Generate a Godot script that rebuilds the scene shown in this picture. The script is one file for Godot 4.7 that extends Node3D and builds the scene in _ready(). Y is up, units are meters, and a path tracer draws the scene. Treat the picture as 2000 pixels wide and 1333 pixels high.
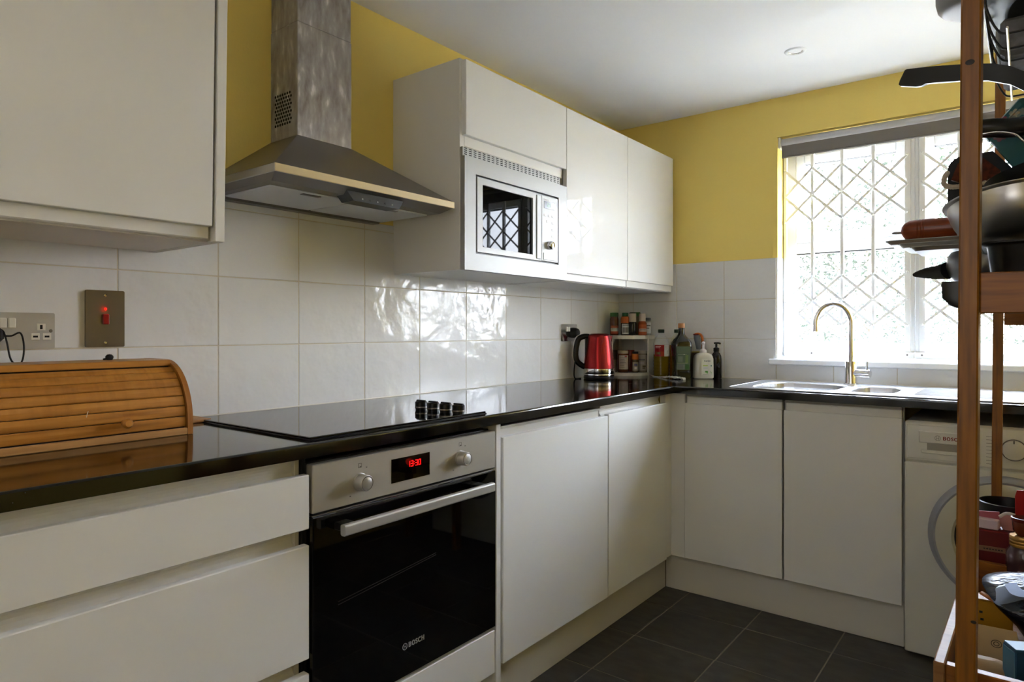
extends Node3D
# A fitted kitchen with cream gloss units, yellow walls and a barred window.
# Left wall is the plane x = 0, the window wall is z = 0, the floor is y = 0.

var used = {}
var m = {}
var rng = RandomNumberGenerator.new()

# ---------------------------------------------------------------- naming and tagging
func numbered(called, parent) -> String:
	var key = str(parent.get_instance_id()) + called
	used[key] = used.get(key, 0) + 1
	return called if used[key] == 1 else "%s_%03d" % [called, used[key] - 1]

func tag(o, label, category, group = ""):
	o.set_meta("label", label)
	o.set_meta("category", category)
	if group != "":
		o.set_meta("group", group)
	return o

func thing(called, label, category, at = Vector3.ZERO, turn = 0.0, group = ""):
	var o = Node3D.new()
	o.name = numbered(called, self)
	add_child(o, true)
	o.position = at
	o.rotation.y = turn
	return tag(o, label, category, group)

func place(called, mesh, mat, parent):
	var o = MeshInstance3D.new()
	o.name = numbered(called, parent)
	o.mesh = mesh
	o.material_override = mat
	parent.add_child(o, true)
	return o

func obj(called, st, mat, parent = self):
	return place(called, st.commit(), mat, parent)

func struct(called, st, mat):
	var o = obj(called, st, mat)
	o.set_meta("kind", "structure")
	return o

func dup(o, at, turn, label):
	var c = o.duplicate()
	c.name = numbered(str(o.name).rstrip("0123456789").trim_suffix("_"), self)
	add_child(c, true)
	c.position = at
	c.rotation.y = turn
	c.set_meta("label", label)
	return c

# ---------------------------------------------------------------- shapes
func S():
	var st = SurfaceTool.new()
	st.begin(Mesh.PRIMITIVE_TRIANGLES)
	return st

func tri(st, a, b, c, out, na = null, nb = null, nc = null, ua = Vector2.ZERO, ub = Vector2.ZERO, uc = Vector2.ZERO):
	var n = (b - a).cross(c - a)
	if n.length_squared() < 1e-18:
		return
	n = n.normalized()
	if n.dot(out) > 0.0:
		var t = b; b = c; c = t
		t = nb; nb = nc; nc = t
		t = ub; ub = uc; uc = t
	else:
		n = -n
	st.set_uv(ua); st.set_normal(na if na != null else n); st.add_vertex(a)
	st.set_uv(ub); st.set_normal(nb if nb != null else n); st.add_vertex(b)
	st.set_uv(uc); st.set_normal(nc if nc != null else n); st.add_vertex(c)

func quad(st, a, b, c, d, out):
	tri(st, a, b, c, out, null, null, null, Vector2(0, 1), Vector2(1, 1), Vector2(1, 0))
	tri(st, a, c, d, out, null, null, null, Vector2(0, 1), Vector2(1, 0), Vector2(0, 0))

func qs(st, a, b, c, d, out):      # quad of points that need not lie in a plane, out from a point inside
	tri(st, a, b, c, out); tri(st, a, c, d, out)

# box from corner to corner with chamfered edges
func box(st, mn, mx, bev = 0.0015, xf = Transform3D.IDENTITY):
	var lo = Vector3(minf(mn.x, mx.x), minf(mn.y, mx.y), minf(mn.z, mx.z))
	var hi = Vector3(maxf(mn.x, mx.x), maxf(mn.y, mx.y), maxf(mn.z, mx.z))
	var c = (lo + hi) / 2.0
	var h = (hi - lo) / 2.0
	var b = minf(bev, minf(h.x, minf(h.y, h.z)) * 0.9)
	var at = func(s, k):             # the corner s pulled in along all axes but k
		var p = Vector3(s.x * h.x, s.y * h.y, s.z * h.z)
		for i in 3:
			if i != k:
				p[i] -= s[i] * b
		return xf * (c + p)
	var g = [-1.0, 1.0]
	for k in 3:
		var i = (k + 1) % 3
		var j = (k + 2) % 3
		for s in g:
			var e = []
			for q in [[-1.0, -1.0], [1.0, -1.0], [1.0, 1.0], [-1.0, 1.0]]:
				var v = Vector3.ZERO
				v[k] = s; v[i] = q[0]; v[j] = q[1]
				e.append(at.call(v, k))
			var n = Vector3.ZERO
			n[k] = s
			quad(st, e[0], e[1], e[2], e[3], xf.basis * n)
		if b > 0.0:
			for s in g:
				for t in g:          # edges along axis k
					var v0 = Vector3.ZERO
					v0[i] = s; v0[j] = t; v0[k] = -1.0
					var v1 = v0
					v1[k] = 1.0
					var n = Vector3.ZERO
					n[i] = s; n[j] = t
					quad(st, at.call(v0, i), at.call(v1, i), at.call(v1, j), at.call(v0, j), xf.basis * n)
	if b > 0.0:
		for x in g:
			for y in g:
				for z in g:
					var v = Vector3(x, y, z)
					tri(st, at.call(v, 0), at.call(v, 1), at.call(v, 2), xf.basis * v)

func b1(mn, mx, bev = 0.0015):
	var st = S()
	box(st, mn, mx, bev)
	return st

# surface of revolution about y; profile of Vector2(r, y) from bottom to top (or round)
func lathe(st, prof, seg = 28, xf = Transform3D.IDENTITY, sharp = 0.7, a0 = 0.0, a1 = TAU):
	var n = prof.size()
	var nor = []
	for i in n - 1:
		var d = prof[i + 1] - prof[i]
		nor.append(Vector2(d.y, -d.x).normalized())
	for i in n - 1:
		var p = prof[i]
		var q = prof[i + 1]
		if p.distance_to(q) < 1e-6:
			continue
		var np = nor[i]
		var nq = nor[i]
		if i > 0 and nor[i].dot(nor[i - 1]) > sharp:
			np = (nor[i] + nor[i - 1]).normalized()
		if i < n - 2 and nor[i].dot(nor[i + 1]) > sharp:
			nq = (nor[i] + nor[i + 1]).normalized()
		for k in seg:
			var t0 = a0 + (a1 - a0) * k / seg
			var t1 = a0 + (a1 - a0) * (k + 1) / seg
			var f = func(v, t): return xf * Vector3(v.x * cos(t), v.y, v.x * sin(t))
			var fn = func(v, t): return (xf.basis * Vector3(v.x * cos(t), v.y, v.x * sin(t))).normalized()
			var u0 = float(k) / seg
			var u1 = float(k + 1) / seg
			var w0 = 1.0 - float(i) / (n - 1)
			var w1 = 1.0 - float(i + 1) / (n - 1)
			var out = fn.call(nor[i], (t0 + t1) / 2.0)
			tri(st, f.call(p, t0), f.call(p, t1), f.call(q, t1), out, fn.call(np, t0), fn.call(np, t1), fn.call(nq, t1), Vector2(u0, w0), Vector2(u1, w0), Vector2(u1, w1))
			tri(st, f.call(p, t0), f.call(q, t1), f.call(q, t0), out, fn.call(np, t0), fn.call(nq, t1), fn.call(nq, t0), Vector2(u0, w0), Vector2(u1, w1), Vector2(u0, w1))

func l1(prof, seg = 28, xf = Transform3D.IDENTITY, sharp = 0.7):
	var st = S()
	lathe(st, prof, seg, xf, sharp)
	return st

func smooth(pts, per = 6):           # Catmull-Rom through the points
	var out = []
	for i in pts.size() - 1:
		var p0 = pts[maxi(i - 1, 0)]
		var p3 = pts[mini(i + 2, pts.size() - 1)]
		for k in per:
			out.append(pts[i].cubic_interpolate(pts[i + 1], p0, p3, float(k) / per))
	out.append(pts[pts.size() - 1])
	return out

# tube along points; r a number or an array; squash flattens it along the second axis
func tube(st, pts, r, seg = 10, closed = false, squash = 1.0, up = Vector3.ZERO):
	var n = pts.size()
	var rings = []
	var last = Vector3.ZERO
	for i in n:
		var a = pts[(i - 1 + n) % n] if closed else pts[maxi(i - 1, 0)]
		var b = pts[(i + 1) % n] if closed else pts[mini(i + 1, n - 1)]
		var t = (b - a).normalized()
		var x
		if up != Vector3.ZERO:
			x = up.cross(t)
		elif last == Vector3.ZERO:
			x = (Vector3.UP if absf(t.y) < 0.9 else Vector3.RIGHT).cross(t)
		else:
			x = last - t * last.dot(t)
		x = x.normalized()
		last = x
		var y = t.cross(x)
		var rr = r[i] if r is Array else r
		var ring = []
		for k in seg:
			var g = TAU * k / seg
			ring.append([pts[i] + x * cos(g) * rr + y * sin(g) * rr * squash, (x * cos(g) * squash + y * sin(g)).normalized()])
		rings.append(ring)
	for i in (n if closed else n - 1):
		var A = rings[i]
		var B = rings[(i + 1) % n]
		for k in seg:
			var l = (k + 1) % seg
			var out = A[k][1] + A[l][1]
			tri(st, A[k][0], A[l][0], B[l][0], out, A[k][1], A[l][1], B[l][1])
			tri(st, A[k][0], B[l][0], B[k][0], out, A[k][1], B[l][1], B[k][1])
	if not closed:
		for e in [[0, -1.0], [n - 1, 1.0]]:
			var ring = rings[e[0]]
			var t = (pts[mini(e[0] + 1, n - 1)] - pts[maxi(e[0] - 1, 0)]).normalized() * e[1]
			for k in seg:
				tri(st, pts[e[0]], ring[k][0], ring[(k + 1) % seg][0], t)

func t1(pts, r, seg = 10, closed = false, squash = 1.0, up = Vector3.ZERO):
	var st = S()
	tube(st, pts, r, seg, closed, squash, up)
	return st

# flat polygon in the local xy plane given thickness along z (0 .. depth)
func prism(st, poly, depth, xf = Transform3D.IDENTITY):
	var pv = PackedVector2Array(poly)
	var idx = Geometry2D.triangulate_polygon(pv)
	var top = xf * Vector3(0, 0, depth) - xf * Vector3.ZERO
	for i in range(0, idx.size(), 3):
		var a = Vector3(pv[idx[i]].x, pv[idx[i]].y, 0)
		var b = Vector3(pv[idx[i + 1]].x, pv[idx[i + 1]].y, 0)
		var c = Vector3(pv[idx[i + 2]].x, pv[idx[i + 2]].y, 0)
		var d = Vector3(0, 0, depth)
		tri(st, xf * a, xf * b, xf * c, -top)
		tri(st, xf * (a + d), xf * (b + d), xf * (c + d), top)
	var cw = Geometry2D.is_polygon_clockwise(pv)
	for i in pv.size():
		var p = pv[i]
		var q = pv[(i + 1) % pv.size()]
		var e = q - p
		var n2 = Vector2(-e.y, e.x) if cw else Vector2(e.y, -e.x)
		var n = xf.basis * Vector3(n2.x, n2.y, 0)
		var P = Vector3(p.x, p.y, 0)
		var Q = Vector3(q.x, q.y, 0)
		quad(st, xf * P, xf * Q, xf * (Q + Vector3(0, 0, depth)), xf * (P + Vector3(0, 0, depth)), n)

func p1(poly, depth, xf = Transform3D.IDENTITY):
	var st = S()
	prism(st, poly, depth, xf)
	return st

func rrect(x0, y0, x1, y1, r, n = 5):
	var out = []
	var cs = [[x1 - r, y1 - r, 0.0], [x0 + r, y1 - r, PI / 2], [x0 + r, y0 + r, PI], [x1 - r, y0 + r, PI * 1.5]]
	for c in cs:
		for k in n + 1:
			var t = c[2] + PI / 2 * k / n
			out.append(Vector2(c[0] + r * cos(t), c[1] + r * sin(t)))
	return out

# stacked superellipse rings: [y, half x, half z, exponent, (shift x, shift z)]
func loft(st, rings, seg = 32, xf = Transform3D.IDENTITY, caps = true):
	var R = []
	for q in rings:
		var ring = []
		var e = 2.0 / q[3]
		for k in seg:
			var t = TAU * k / seg
			var c = cos(t)
			var s = sin(t)
			ring.append(xf * Vector3(signf(c) * pow(absf(c), e) * q[1] + (q[4] if q.size() > 4 else 0.0), q[0], signf(s) * pow(absf(s), e) * q[2] + (q[5] if q.size() > 5 else 0.0)))
		R.append(ring)
	st.set_smooth_group(0)
	for i in R.size() - 1:
		var ca = Vector3.ZERO
		for v in R[i]: ca += v / seg
		var cb = Vector3.ZERO
		for v in R[i + 1]: cb += v / seg
		for k in seg:
			var l = (k + 1) % seg
			var f = func(j, kk):
				var t = R[j][(kk + 1) % seg] - R[j][(kk - 1 + seg) % seg]
				var u = R[mini(j + 1, R.size() - 1)][kk] - R[maxi(j - 1, 0)][kk]
				var nn = t.cross(u).normalized()
				return nn
			var mid = (R[i][k] + R[i][l] + R[i + 1][k] + R[i + 1][l]) / 4.0
			var out = (R[i][l] - R[i][k]).cross(R[i + 1][k] - R[i][k])
			if out.length() < 1e-12:
				out = (R[i + 1][l] - R[i + 1][k]).cross(R[i + 1][k] - R[i][k])
			if out.dot(mid - (ca + cb) / 2.0) < 0.0 and absf(ca.distance_to(cb)) > 1e-4:
				out = -out
			var fix = func(nn): return nn if nn.dot(out) >= 0.0 else -nn
			tri(st, R[i][k], R[i][l], R[i + 1][l], out, fix.call(f.call(i, k)), fix.call(f.call(i, l)), fix.call(f.call(i + 1, l)))
			tri(st, R[i][k], R[i + 1][l], R[i + 1][k], out, fix.call(f.call(i, k)), fix.call(f.call(i + 1, l)), fix.call(f.call(i + 1, k)))
	if caps:
		for e in [0, R.size() - 1]:
			var c = Vector3.ZERO
			for v in R[e]: c += v / seg
			var o = c - R[1 if e == 0 else R.size() - 2][0]
			var up = xf.basis.y * (-1.0 if e == 0 else 1.0)
			for k in seg:
				tri(st, c, R[e][k], R[e][(k + 1) % seg], up)

func lf(rings, seg = 32, xf = Transform3D.IDENTITY, caps = true):
	var st = S()
	loft(st, rings, seg, xf, caps)
	return st

func T(x, y, z, ry = 0.0, rx = 0.0, rz = 0.0):
	return Transform3D(Basis.from_euler(Vector3(rx, ry, rz)), Vector3(x, y, z))

var font_plain
var font_bold
func lettering(called, text, height, mat, parent, xf, bold = false, depth = 0.0006):
	var t = TextMesh.new()
	t.text = text
	t.font = font_bold if bold else font_plain
	t.font_size = 32
	t.pixel_size = height / 23.0
	t.depth = depth
	t.curve_step = 2.0
	var o = place(called, t, mat, parent)
	o.transform = xf
	return o

func label_patch(parent, called, R, y0, y1, a, half, mat):   # a curved label on a round pot, a = facing direction
	var st = S()
	var n = 8
	for k in n:
		var g0 = a - half + 2 * half * k / n
		var g1 = a - half + 2 * half * (k + 1) / n
		var p0 = Vector3(cos(g0) * R, y0, sin(g0) * R)
		var p1_ = Vector3(cos(g1) * R, y0, sin(g1) * R)
		var o = Vector3(cos((g0 + g1) / 2), 0, sin((g0 + g1) / 2))
		var u0 = 1.0 - float(k) / n
		var u1 = 1.0 - float(k + 1) / n
		var dy = Vector3(0, y1 - y0, 0)
		tri(st, p0, p1_, p1_ + dy, o, null, null, null, Vector2(u0, 1), Vector2(u1, 1), Vector2(u1, 0))
		tri(st, p0, p1_ + dy, p0 + dy, o, null, null, null, Vector2(u0, 1), Vector2(u1, 0), Vector2(u0, 0))
	return obj(called, st, mat, parent)

# ---------------------------------------------------------------- materials
func mat(color, rough = 0.5, metal = 0.0):
	var s = StandardMaterial3D.new()
	s.albedo_color = color
	s.roughness = rough
	s.metallic = metal
	return s

func glow(color, energy):
	var s = mat(color, 0.5)
	s.emission_enabled = true
	s.emission = color
	s.emission_energy_multiplier = energy
	return s

func glass(color, alpha = 0.12, rough = 0.03):
	var s = mat(Color(color.r, color.g, color.b, alpha), rough)
	s.transparency = BaseMaterial3D.TRANSPARENCY_ALPHA
	return s

func noise_image(size, freq, seed_, sx = 1.0, sy = 1.0, oct = 4):
	var n = FastNoiseLite.new()
	n.seed = seed_
	n.frequency = freq
	n.fractal_octaves = oct
	var im = Image.create(size, size, false, Image.FORMAT_RGB8)
	for y in size:
		for x in size:
			# blend over the edges so that the image repeats
			var u = float(x) / size
			var v = float(y) / size
			var a = n.get_noise_2d(x * sx, y * sy)
			var b = n.get_noise_2d((x - size) * sx, y * sy)
			var c = n.get_noise_2d(x * sx, (y - size) * sy)
			var d = n.get_noise_2d((x - size) * sx, (y - size) * sy)
			var w = lerpf(lerpf(a, b, u), lerpf(c, d, u), v)
			w = clampf(0.5 + w * 0.9, 0, 1)
			im.set_pixel(x, y, Color(w, w, w))
	return im

func ramp(im, cols):                # recolour a grey image through a list of colours
	var out = Image.create(im.get_width(), im.get_height(), false, Image.FORMAT_RGB8)
	var n = cols.size() - 1
	for y in im.get_height():
		for x in im.get_width():
			var v = im.get_pixel(x, y).r * n
			var i = mini(int(v), n - 1)
			out.set_pixel(x, y, cols[i].lerp(cols[i + 1], v - i))
	return out

func tex(im):
	return ImageTexture.create_from_image(im)

func triplanar(s, scale, world = false):
	s.uv1_triplanar = true
	s.uv1_world_triplanar = world
	s.uv1_scale = Vector3(scale, scale, scale)
	return s

func bumps(im, strength):
	var c = im.duplicate()
	c.bump_map_to_normal_map(strength)
	return tex(c)

func wood(cols, seed_, along_u, scale, rough):
	var im = noise_image(256, 0.012, seed_, 5.0 if not along_u else 0.35, 0.35 if not along_u else 5.0, 5)
	var s = mat(Color.WHITE, rough)
	s.albedo_texture = tex(ramp(im, cols))
	return triplanar(s, scale)

func print_mat(w, h, base, rects, rough = 0.5):   # flat print: [x, y, w, h, colour] in pixels
	var im = Image.create(w, h, false, Image.FORMAT_RGB8)
	im.fill(base)
	for r in rects:
		im.fill_rect(Rect2i(r[0], r[1], r[2], r[3]), r[4])
	var s = mat(Color.WHITE, rough)
	s.albedo_texture = tex(im)
	return s

func _ready():
	rng.seed = 7
	# ---- camera
	var cam = Camera3D.new()
	cam.name = "camera"
	cam.near = 0.05
	cam.far = 200.0
	cam.projection = Camera3D.PROJECTION_FRUSTUM
	cam.size = 2.0 * cam.near * 666.5 / 1291.3
	cam.frustum_offset = Vector2(0.0, -21.4 / 1291.3 * cam.near)
	cam.position = Vector3(1.8443, 1.1619, 3.3551)
	cam.rotation.y = deg_to_rad(37.938)
	add_child(cam)
	cam.current = true
	# ---- sky, exposure
	var env = Environment.new()
	env.background_mode = Environment.BG_SKY
	var sky = Sky.new()
	var sm = ProceduralSkyMaterial.new()
	sm.sky_top_color = Color(0.80, 0.87, 0.97)
	sm.sky_horizon_color = Color(0.97, 0.98, 1.0)
	sm.sky_curve = 0.2
	sm.ground_horizon_color = Color(0.62, 0.62, 0.60)
	sm.ground_bottom_color = Color(0.45, 0.45, 0.43)
	sm.sky_energy_multiplier = 2.7
	sm.ground_energy_multiplier = 1.0
	sm.sun_angle_max = 0.0
	sky.sky_material = sm
	env.sky = sky
	env.tonemap_mode = Environment.TONE_MAPPER_LINEAR
	env.tonemap_exposure = 6.4
	env.sdfgi_enabled = true
	env.ssao_enabled = true
	env.ssil_enabled = true
	var we = WorldEnvironment.new()
	we.name = "environment"
	we.environment = env
	add_child(we)
	# ---- sun high behind the house: it lights the garden, not the room
	var sun = DirectionalLight3D.new()
	sun.name = "sun"
	sun.light_energy = 4.6
	sun.light_color = Color(1.0, 0.97, 0.92)
	sun.light_angular_distance = 0.6
	sun.shadow_enabled = true
	sun.look_at_from_position(Vector3(2.5, 7.0, 4.0), Vector3.ZERO)
	add_child(sun)
	# ---- unseen light behind the camera, placed to brighten the left units
	var area = AreaLight3D.new()
	area.name = "unseen_rear_light"
	area.area_size = Vector2(0.64, 0.85)
	area.light_color = Color(1.0, 0.985, 0.96)
	area.light_energy = 0.03
	area.light_size = 0.5
	area.shadow_enabled = true
	area.position = Vector3(1.75, 1.525, 4.735)
	add_child(area)
	font_plain = SystemFont.new()
	font_plain.font_names = PackedStringArray(["Droid Sans"])
	font_bold = SystemFont.new()
	font_bold.font_names = PackedStringArray(["Droid Sans"])
	font_bold.font_weight = 700
	materials()
	room()
	window()
	outside()
	upper_units()
	hood()
	microwave()
	base_units()
	oven()
	worktop_and_sink()
	washer()
	hob()
	bread_bin()
	sockets()
	kettle_and_rack()
	bottles()
	shelf()
	shelf_pans()
	shelf_food()

func materials():
	m.cream = mat(Color(0.905, 0.897, 0.88), 0.42)
	m.cream.clearcoat_enabled = true
	m.cream.clearcoat = 0.22
	m.cream.clearcoat_roughness = 0.015
	m.cream.metallic_specular = 0.2
	m.cream_matt = mat(Color(0.90, 0.89, 0.868), 0.45)
	m.carcass = mat(Color(0.88, 0.87, 0.85), 0.5)
	m.plinth = mat(Color(0.87, 0.85, 0.81), 0.4)
	m.white = mat(Color(0.93, 0.93, 0.93), 0.35)
	m.upvc = mat(Color(0.95, 0.955, 0.96), 0.25)
	m.gate = mat(Color(0.95, 0.95, 0.94), 0.35)
	var soft = noise_image(256, 0.02, 3)
	m.yellow = triplanar(mat(Color(0.965, 0.86, 0.47), 0.62), 4.0, true)
	m.yellow.normal_enabled = true
	m.yellow.normal_texture = bumps(noise_image(256, 0.09, 5), 1.0)
	m.yellow.normal_scale = 0.25
	m.ceiling = mat(Color(0.94, 0.94, 0.94), 0.8)
	m.tile = triplanar(mat(Color(0.885, 0.88, 0.87), 0.11), 1.6, true)
	m.tile.metallic_specular = 0.36
	m.tile.normal_enabled = true
	m.tile.normal_texture = bumps(soft, 3.0)
	m.tile.normal_scale = 0.3
	m.grout = mat(Color(0.82, 0.78, 0.69), 0.85)
	m.floor_tiles = []
	for k in 3:
		var im = ramp(noise_image(256, 0.02, 21 + k, 1.0, 2.2, 5), [Color(0.18, 0.165, 0.155), Color(0.235, 0.22, 0.205), Color(0.285, 0.27, 0.25)])
		var s = mat(Color.WHITE, 0.48)
		s.albedo_texture = tex(im)
		m.floor_tiles.append(triplanar(s, 1.7, true))
	m.floor_grout = mat(Color(0.52, 0.48, 0.43), 0.9)
	# black laminate with fine pale specks
	var sp = Image.create(512, 512, false, Image.FORMAT_RGB8)
	sp.fill(Color(0.022, 0.021, 0.022))
	for k in 2600:
		var v = rng.randf_range(0.035, 0.11)
		sp.fill_rect(Rect2i(rng.randi_range(0, 510), rng.randi_range(0, 510), rng.randi_range(1, 2), rng.randi_range(1, 2)), Color(v, v, v * 1.02))
	for k in 40:
		var v = rng.randf_range(0.16, 0.3)
		sp.fill_rect(Rect2i(rng.randi_range(0, 510), rng.randi_range(0, 510), 2, 2), Color(v, v, v))
	m.worktop = mat(Color.WHITE, 0.09)
	m.worktop.albedo_texture = tex(sp)
	m.worktop.metallic_specular = 0.6
	triplanar(m.worktop, 2.2, true)
	m.black_glass = mat(Color(0.012, 0.012, 0.014), 0.03)
	m.black_glass.metallic_specular = 0.6
	m.black = mat(Color(0.02, 0.02, 0.022), 0.35)
	m.black_soft = mat(Color(0.03, 0.03, 0.03), 0.7)
	m.dark_gap = mat(Color(0.03, 0.028, 0.025), 0.9)  # near-black, stands for shade inside the bin, holes and slots
	var brush = noise_image(256, 0.03, 11, 0.25, 6.0, 3)
	m.steel = mat(Color(0.72, 0.70, 0.66), 0.42, 0.55)
	m.steel.roughness_texture = tex(ramp(brush, [Color(0.85, 0.85, 0.85), Color(1, 1, 1)]))
	triplanar(m.steel, 5.0)
	m.steel_light = mat(Color(0.66, 0.66, 0.65), 0.5, 0.4)
	m.steel_plain = mat(Color(0.78, 0.78, 0.79), 0.3, 0.95)
	m.chrome = mat(Color(0.90, 0.90, 0.91), 0.1, 1.0)
	m.alu = mat(Color(0.74, 0.73, 0.71), 0.4, 0.55)
	m.dark_steel = mat(Color(0.50, 0.475, 0.45), 0.38, 0.85)
	m.filter = mat(Color(0.86, 0.86, 0.86), 0.6, 0.0)
	# stained steel of the chimney, with pale drips
	var st = noise_image(256, 0.016, 31, 2.2, 0.8, 4)
	m.stained = mat(Color.WHITE, 0.45, 0.35)
	m.stained.albedo_texture = tex(ramp(st, [Color(0.50, 0.47, 0.45), Color(0.59, 0.565, 0.55), Color(0.66, 0.64, 0.63), Color(0.88, 0.86, 0.86)]))
	triplanar(m.stained, 3.2)
	m.bamboo = []
	for k in 3:
		m.bamboo.append(wood([Color(0.50, 0.30, 0.09), Color(0.70, 0.46, 0.18), Color(0.79, 0.56, 0.26)], 41 + k, true, 2.6, 0.38))
	m.bamboo_v = wood([Color(0.54, 0.33, 0.11), Color(0.70, 0.46, 0.19)], 45, false, 3.0, 0.4)
	m.bamboo_pale = wood([Color(0.66, 0.46, 0.25), Color(0.80, 0.62, 0.40)], 46, true, 3.0, 0.45)
	m.pine_v = wood([Color(0.40, 0.235, 0.035), Color(0.52, 0.315, 0.055), Color(0.60, 0.385, 0.085)], 51, false, 4.0, 0.42)
	m.pine_u = wood([Color(0.40, 0.215, 0.035), Color(0.53, 0.305, 0.055), Color(0.61, 0.375, 0.085)], 52, true, 4.0, 0.42)
	m.pine_pale = wood([Color(0.50, 0.33, 0.17), Color(0.62, 0.45, 0.27)], 53, true, 4.0, 0.5)
	m.knot = mat(Color(0.10, 0.05, 0.02), 0.5)
	m.pane = glass(Color(0.96, 0.98, 0.97), 0.05, 0.0)
	m.clear = glass(Color(0.85, 0.88, 0.86), 0.22, 0.03)
	m.red_enamel = mat(Color(0.58, 0.015, 0.025), 0.24, 0.75)
	m.red_enamel.clearcoat_enabled = true
	m.red_enamel.clearcoat = 0.4
	m.blind = mat(Color(0.50, 0.48, 0.46), 0.8)
	m.plastic = mat(Color(0.87, 0.85, 0.80), 0.4)
	m.red_light = glow(Color(1.0, 0.05, 0.02), 0.5)

# ---------------------------------------------------------------- the room
func room():
	var W = 2.35        # right wall
	var B = 4.7         # wall behind the camera
	var Hc = 2.3014
	# floor with slate-grey tiles
	var fl = struct("floor", b1(Vector3(-0.2, -0.12, -0.3), Vector3(W + 0.2, -0.0016, B + 0.2), 0), m.floor_grout)
	var step = 0.3125
	var meshes = []
	for k in 4:
		var st = S()
		var e = 0.0008 * (k - 1.5)
		box(st, Vector3(0.0016, -0.02, 0.0016), Vector3(step - 0.0016, e * 0.4, step - 0.0016), 0.0018)
		meshes.append(st.commit())
	for i in range(0, 7):
		for j in range(0, 15):
			var x = 0.352 + i * step
			var z = 0.145 + j * step
			if x > W or z > B:
				continue
			var t = place("tile", meshes[(i * 7 + j * 3) % 4], m.floor_tiles[(i * 5 + j * 2 + i * j) % 3], fl)
			t.position = Vector3(x, 0, z)
	struct("ceiling", b1(Vector3(-0.2, Hc, -0.3), Vector3(W + 0.2, Hc + 0.15, B + 0.2), 0), m.ceiling)
	# left wall
	var wl = struct("wall_left", b1(Vector3(-0.2, -0.1, -0.3), Vector3(0, Hc + 0.1, B + 0.2), 0), m.yellow)
	obj("grout", b1(Vector3(-0.01, 0.90, 0.0), Vector3(0.0046, 1.545, 3.5), 0), m.grout, wl)
	tile_field(wl, true)
	# window wall, with the opening x 0.875 .. 2.03, y 1.0 .. 2.107
	var st = S()
	box(st, Vector3(-0.2, -0.1, -0.26), Vector3(0.875, Hc + 0.1, 0), 0)
	box(st, Vector3(2.03, -0.1, -0.26), Vector3(W + 0.2, Hc + 0.1, 0), 0)
	box(st, Vector3(0.875, -0.1, -0.26), Vector3(2.03, 0.995, 0), 0)
	box(st, Vector3(0.875, 2.107, -0.26), Vector3(2.03, Hc + 0.1, 0), 0)
	var wb = struct("wall_back", st, m.yellow)
	obj("grout", b1(Vector3(0.0, 0.90, -0.01), Vector3(0.8735, 1.517, 0.0046), 0), m.grout, wb)
	obj("grout", b1(Vector3(0.8735, 0.90, -0.01), Vector3(W, 0.993, 0.0046), 0), m.grout, wb)
	tile_field(wb, false)
	obj("reveal_lining", b1(Vector3(0.868, 0.995, -0.17), Vector3(0.8795, 1.521, 0.0005), 0.001), m.white, wb)
	obj("paint_edge", b1(Vector3(0.855, 1.517, -0.17), Vector3(0.879, 2.105, 0.0012), 0.0008), m.yellow, wb)
	struct("wall_right", b1(Vector3(W, -0.1, -0.3), Vector3(W + 0.2, Hc + 0.1, B + 0.2), 0), m.yellow)
	# wall behind the camera; an unseen glowing pane in its door lights the room
	st = S()
	box(st, Vector3(-0.2, -0.1, B), Vector3(1.25, Hc + 0.1, B + 0.2), 0)
	box(st, Vector3(2.25, -0.1, B), Vector3(W + 0.2, Hc + 0.1, B + 0.2), 0)
	box(st, Vector3(1.25, 2.1, B), Vector3(2.25, Hc + 0.1, B + 0.2), 0)
	struct("wall_rear", st, m.ceiling)
	st = S()
	for q in [[1.25, 0.0, 1.31, 2.1], [2.19, 0.0, 2.25, 2.1], [1.31, 2.04, 2.19, 2.1]]:
		box(st, Vector3(q[0], q[1], B + 0.02), Vector3(q[2], q[3], B + 0.16), 0.004)
	box(st, Vector3(1.312, 0.004, B + 0.06), Vector3(2.188, 2.038, B + 0.10), 0.003)
	var d = struct("door_1", st, m.white)
	obj("unseen_glowing_pane", b1(Vector3(1.43, 1.10, B + 0.05), Vector3(2.07, 1.95, B + 0.0598), 0.003), glow(Color(1.0, 0.985, 0.96), 0.25), d)  # glowing pane out of view, placed to brighten the room
	# uplighter out of view behind the camera, placed to brighten the ceiling
	var fl2 = thing("unseen_uplighter", "black uplighter out of view behind the camera, placed to light the ceiling", "floor lamp", Vector3(1.15, 0.0005, 4.25))
	obj("base", l1([Vector2(0, 0), Vector2(0.13, 0), Vector2(0.13, 0.012), Vector2(0.02, 0.024), Vector2(0, 0.024)], 32), m.black_soft, fl2)
	obj("pole", t1([Vector3(0, 0.02, 0), Vector3(0, 1.66, 0)], 0.011, 12), m.black_soft, fl2)
	obj("shade", l1([Vector2(0.012, 1.655), Vector2(0.06, 1.67), Vector2(0.12, 1.71), Vector2(0.15, 1.76), Vector2(0.146, 1.762), Vector2(0.116, 1.714), Vector2(0.058, 1.676), Vector2(0.0, 1.665)], 32), m.white, fl2)
	obj("bulb", l1([Vector2(0.012, 1.68), Vector2(0.03, 1.70), Vector2(0.035, 1.725), Vector2(0.024, 1.75), Vector2(0, 1.757)], 20), glow(Color(1.0, 0.95, 0.88), 3.0), fl2)
	var up = SpotLight3D.new()
	up.name = "unseen_uplight"
	up.position = Vector3(1.15, 1.78, 4.25)
	up.rotation.x = PI / 2
	up.spot_angle = 78.0
	up.spot_angle_attenuation = 0.4
	up.spot_range = 8.0
	up.spot_attenuation = 2.0
	up.light_color = Color(0.98, 0.98, 1.0)
	up.light_energy = 0.095
	up.light_size = 0.1
	up.shadow_enabled = true
	add_child(up)
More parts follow.
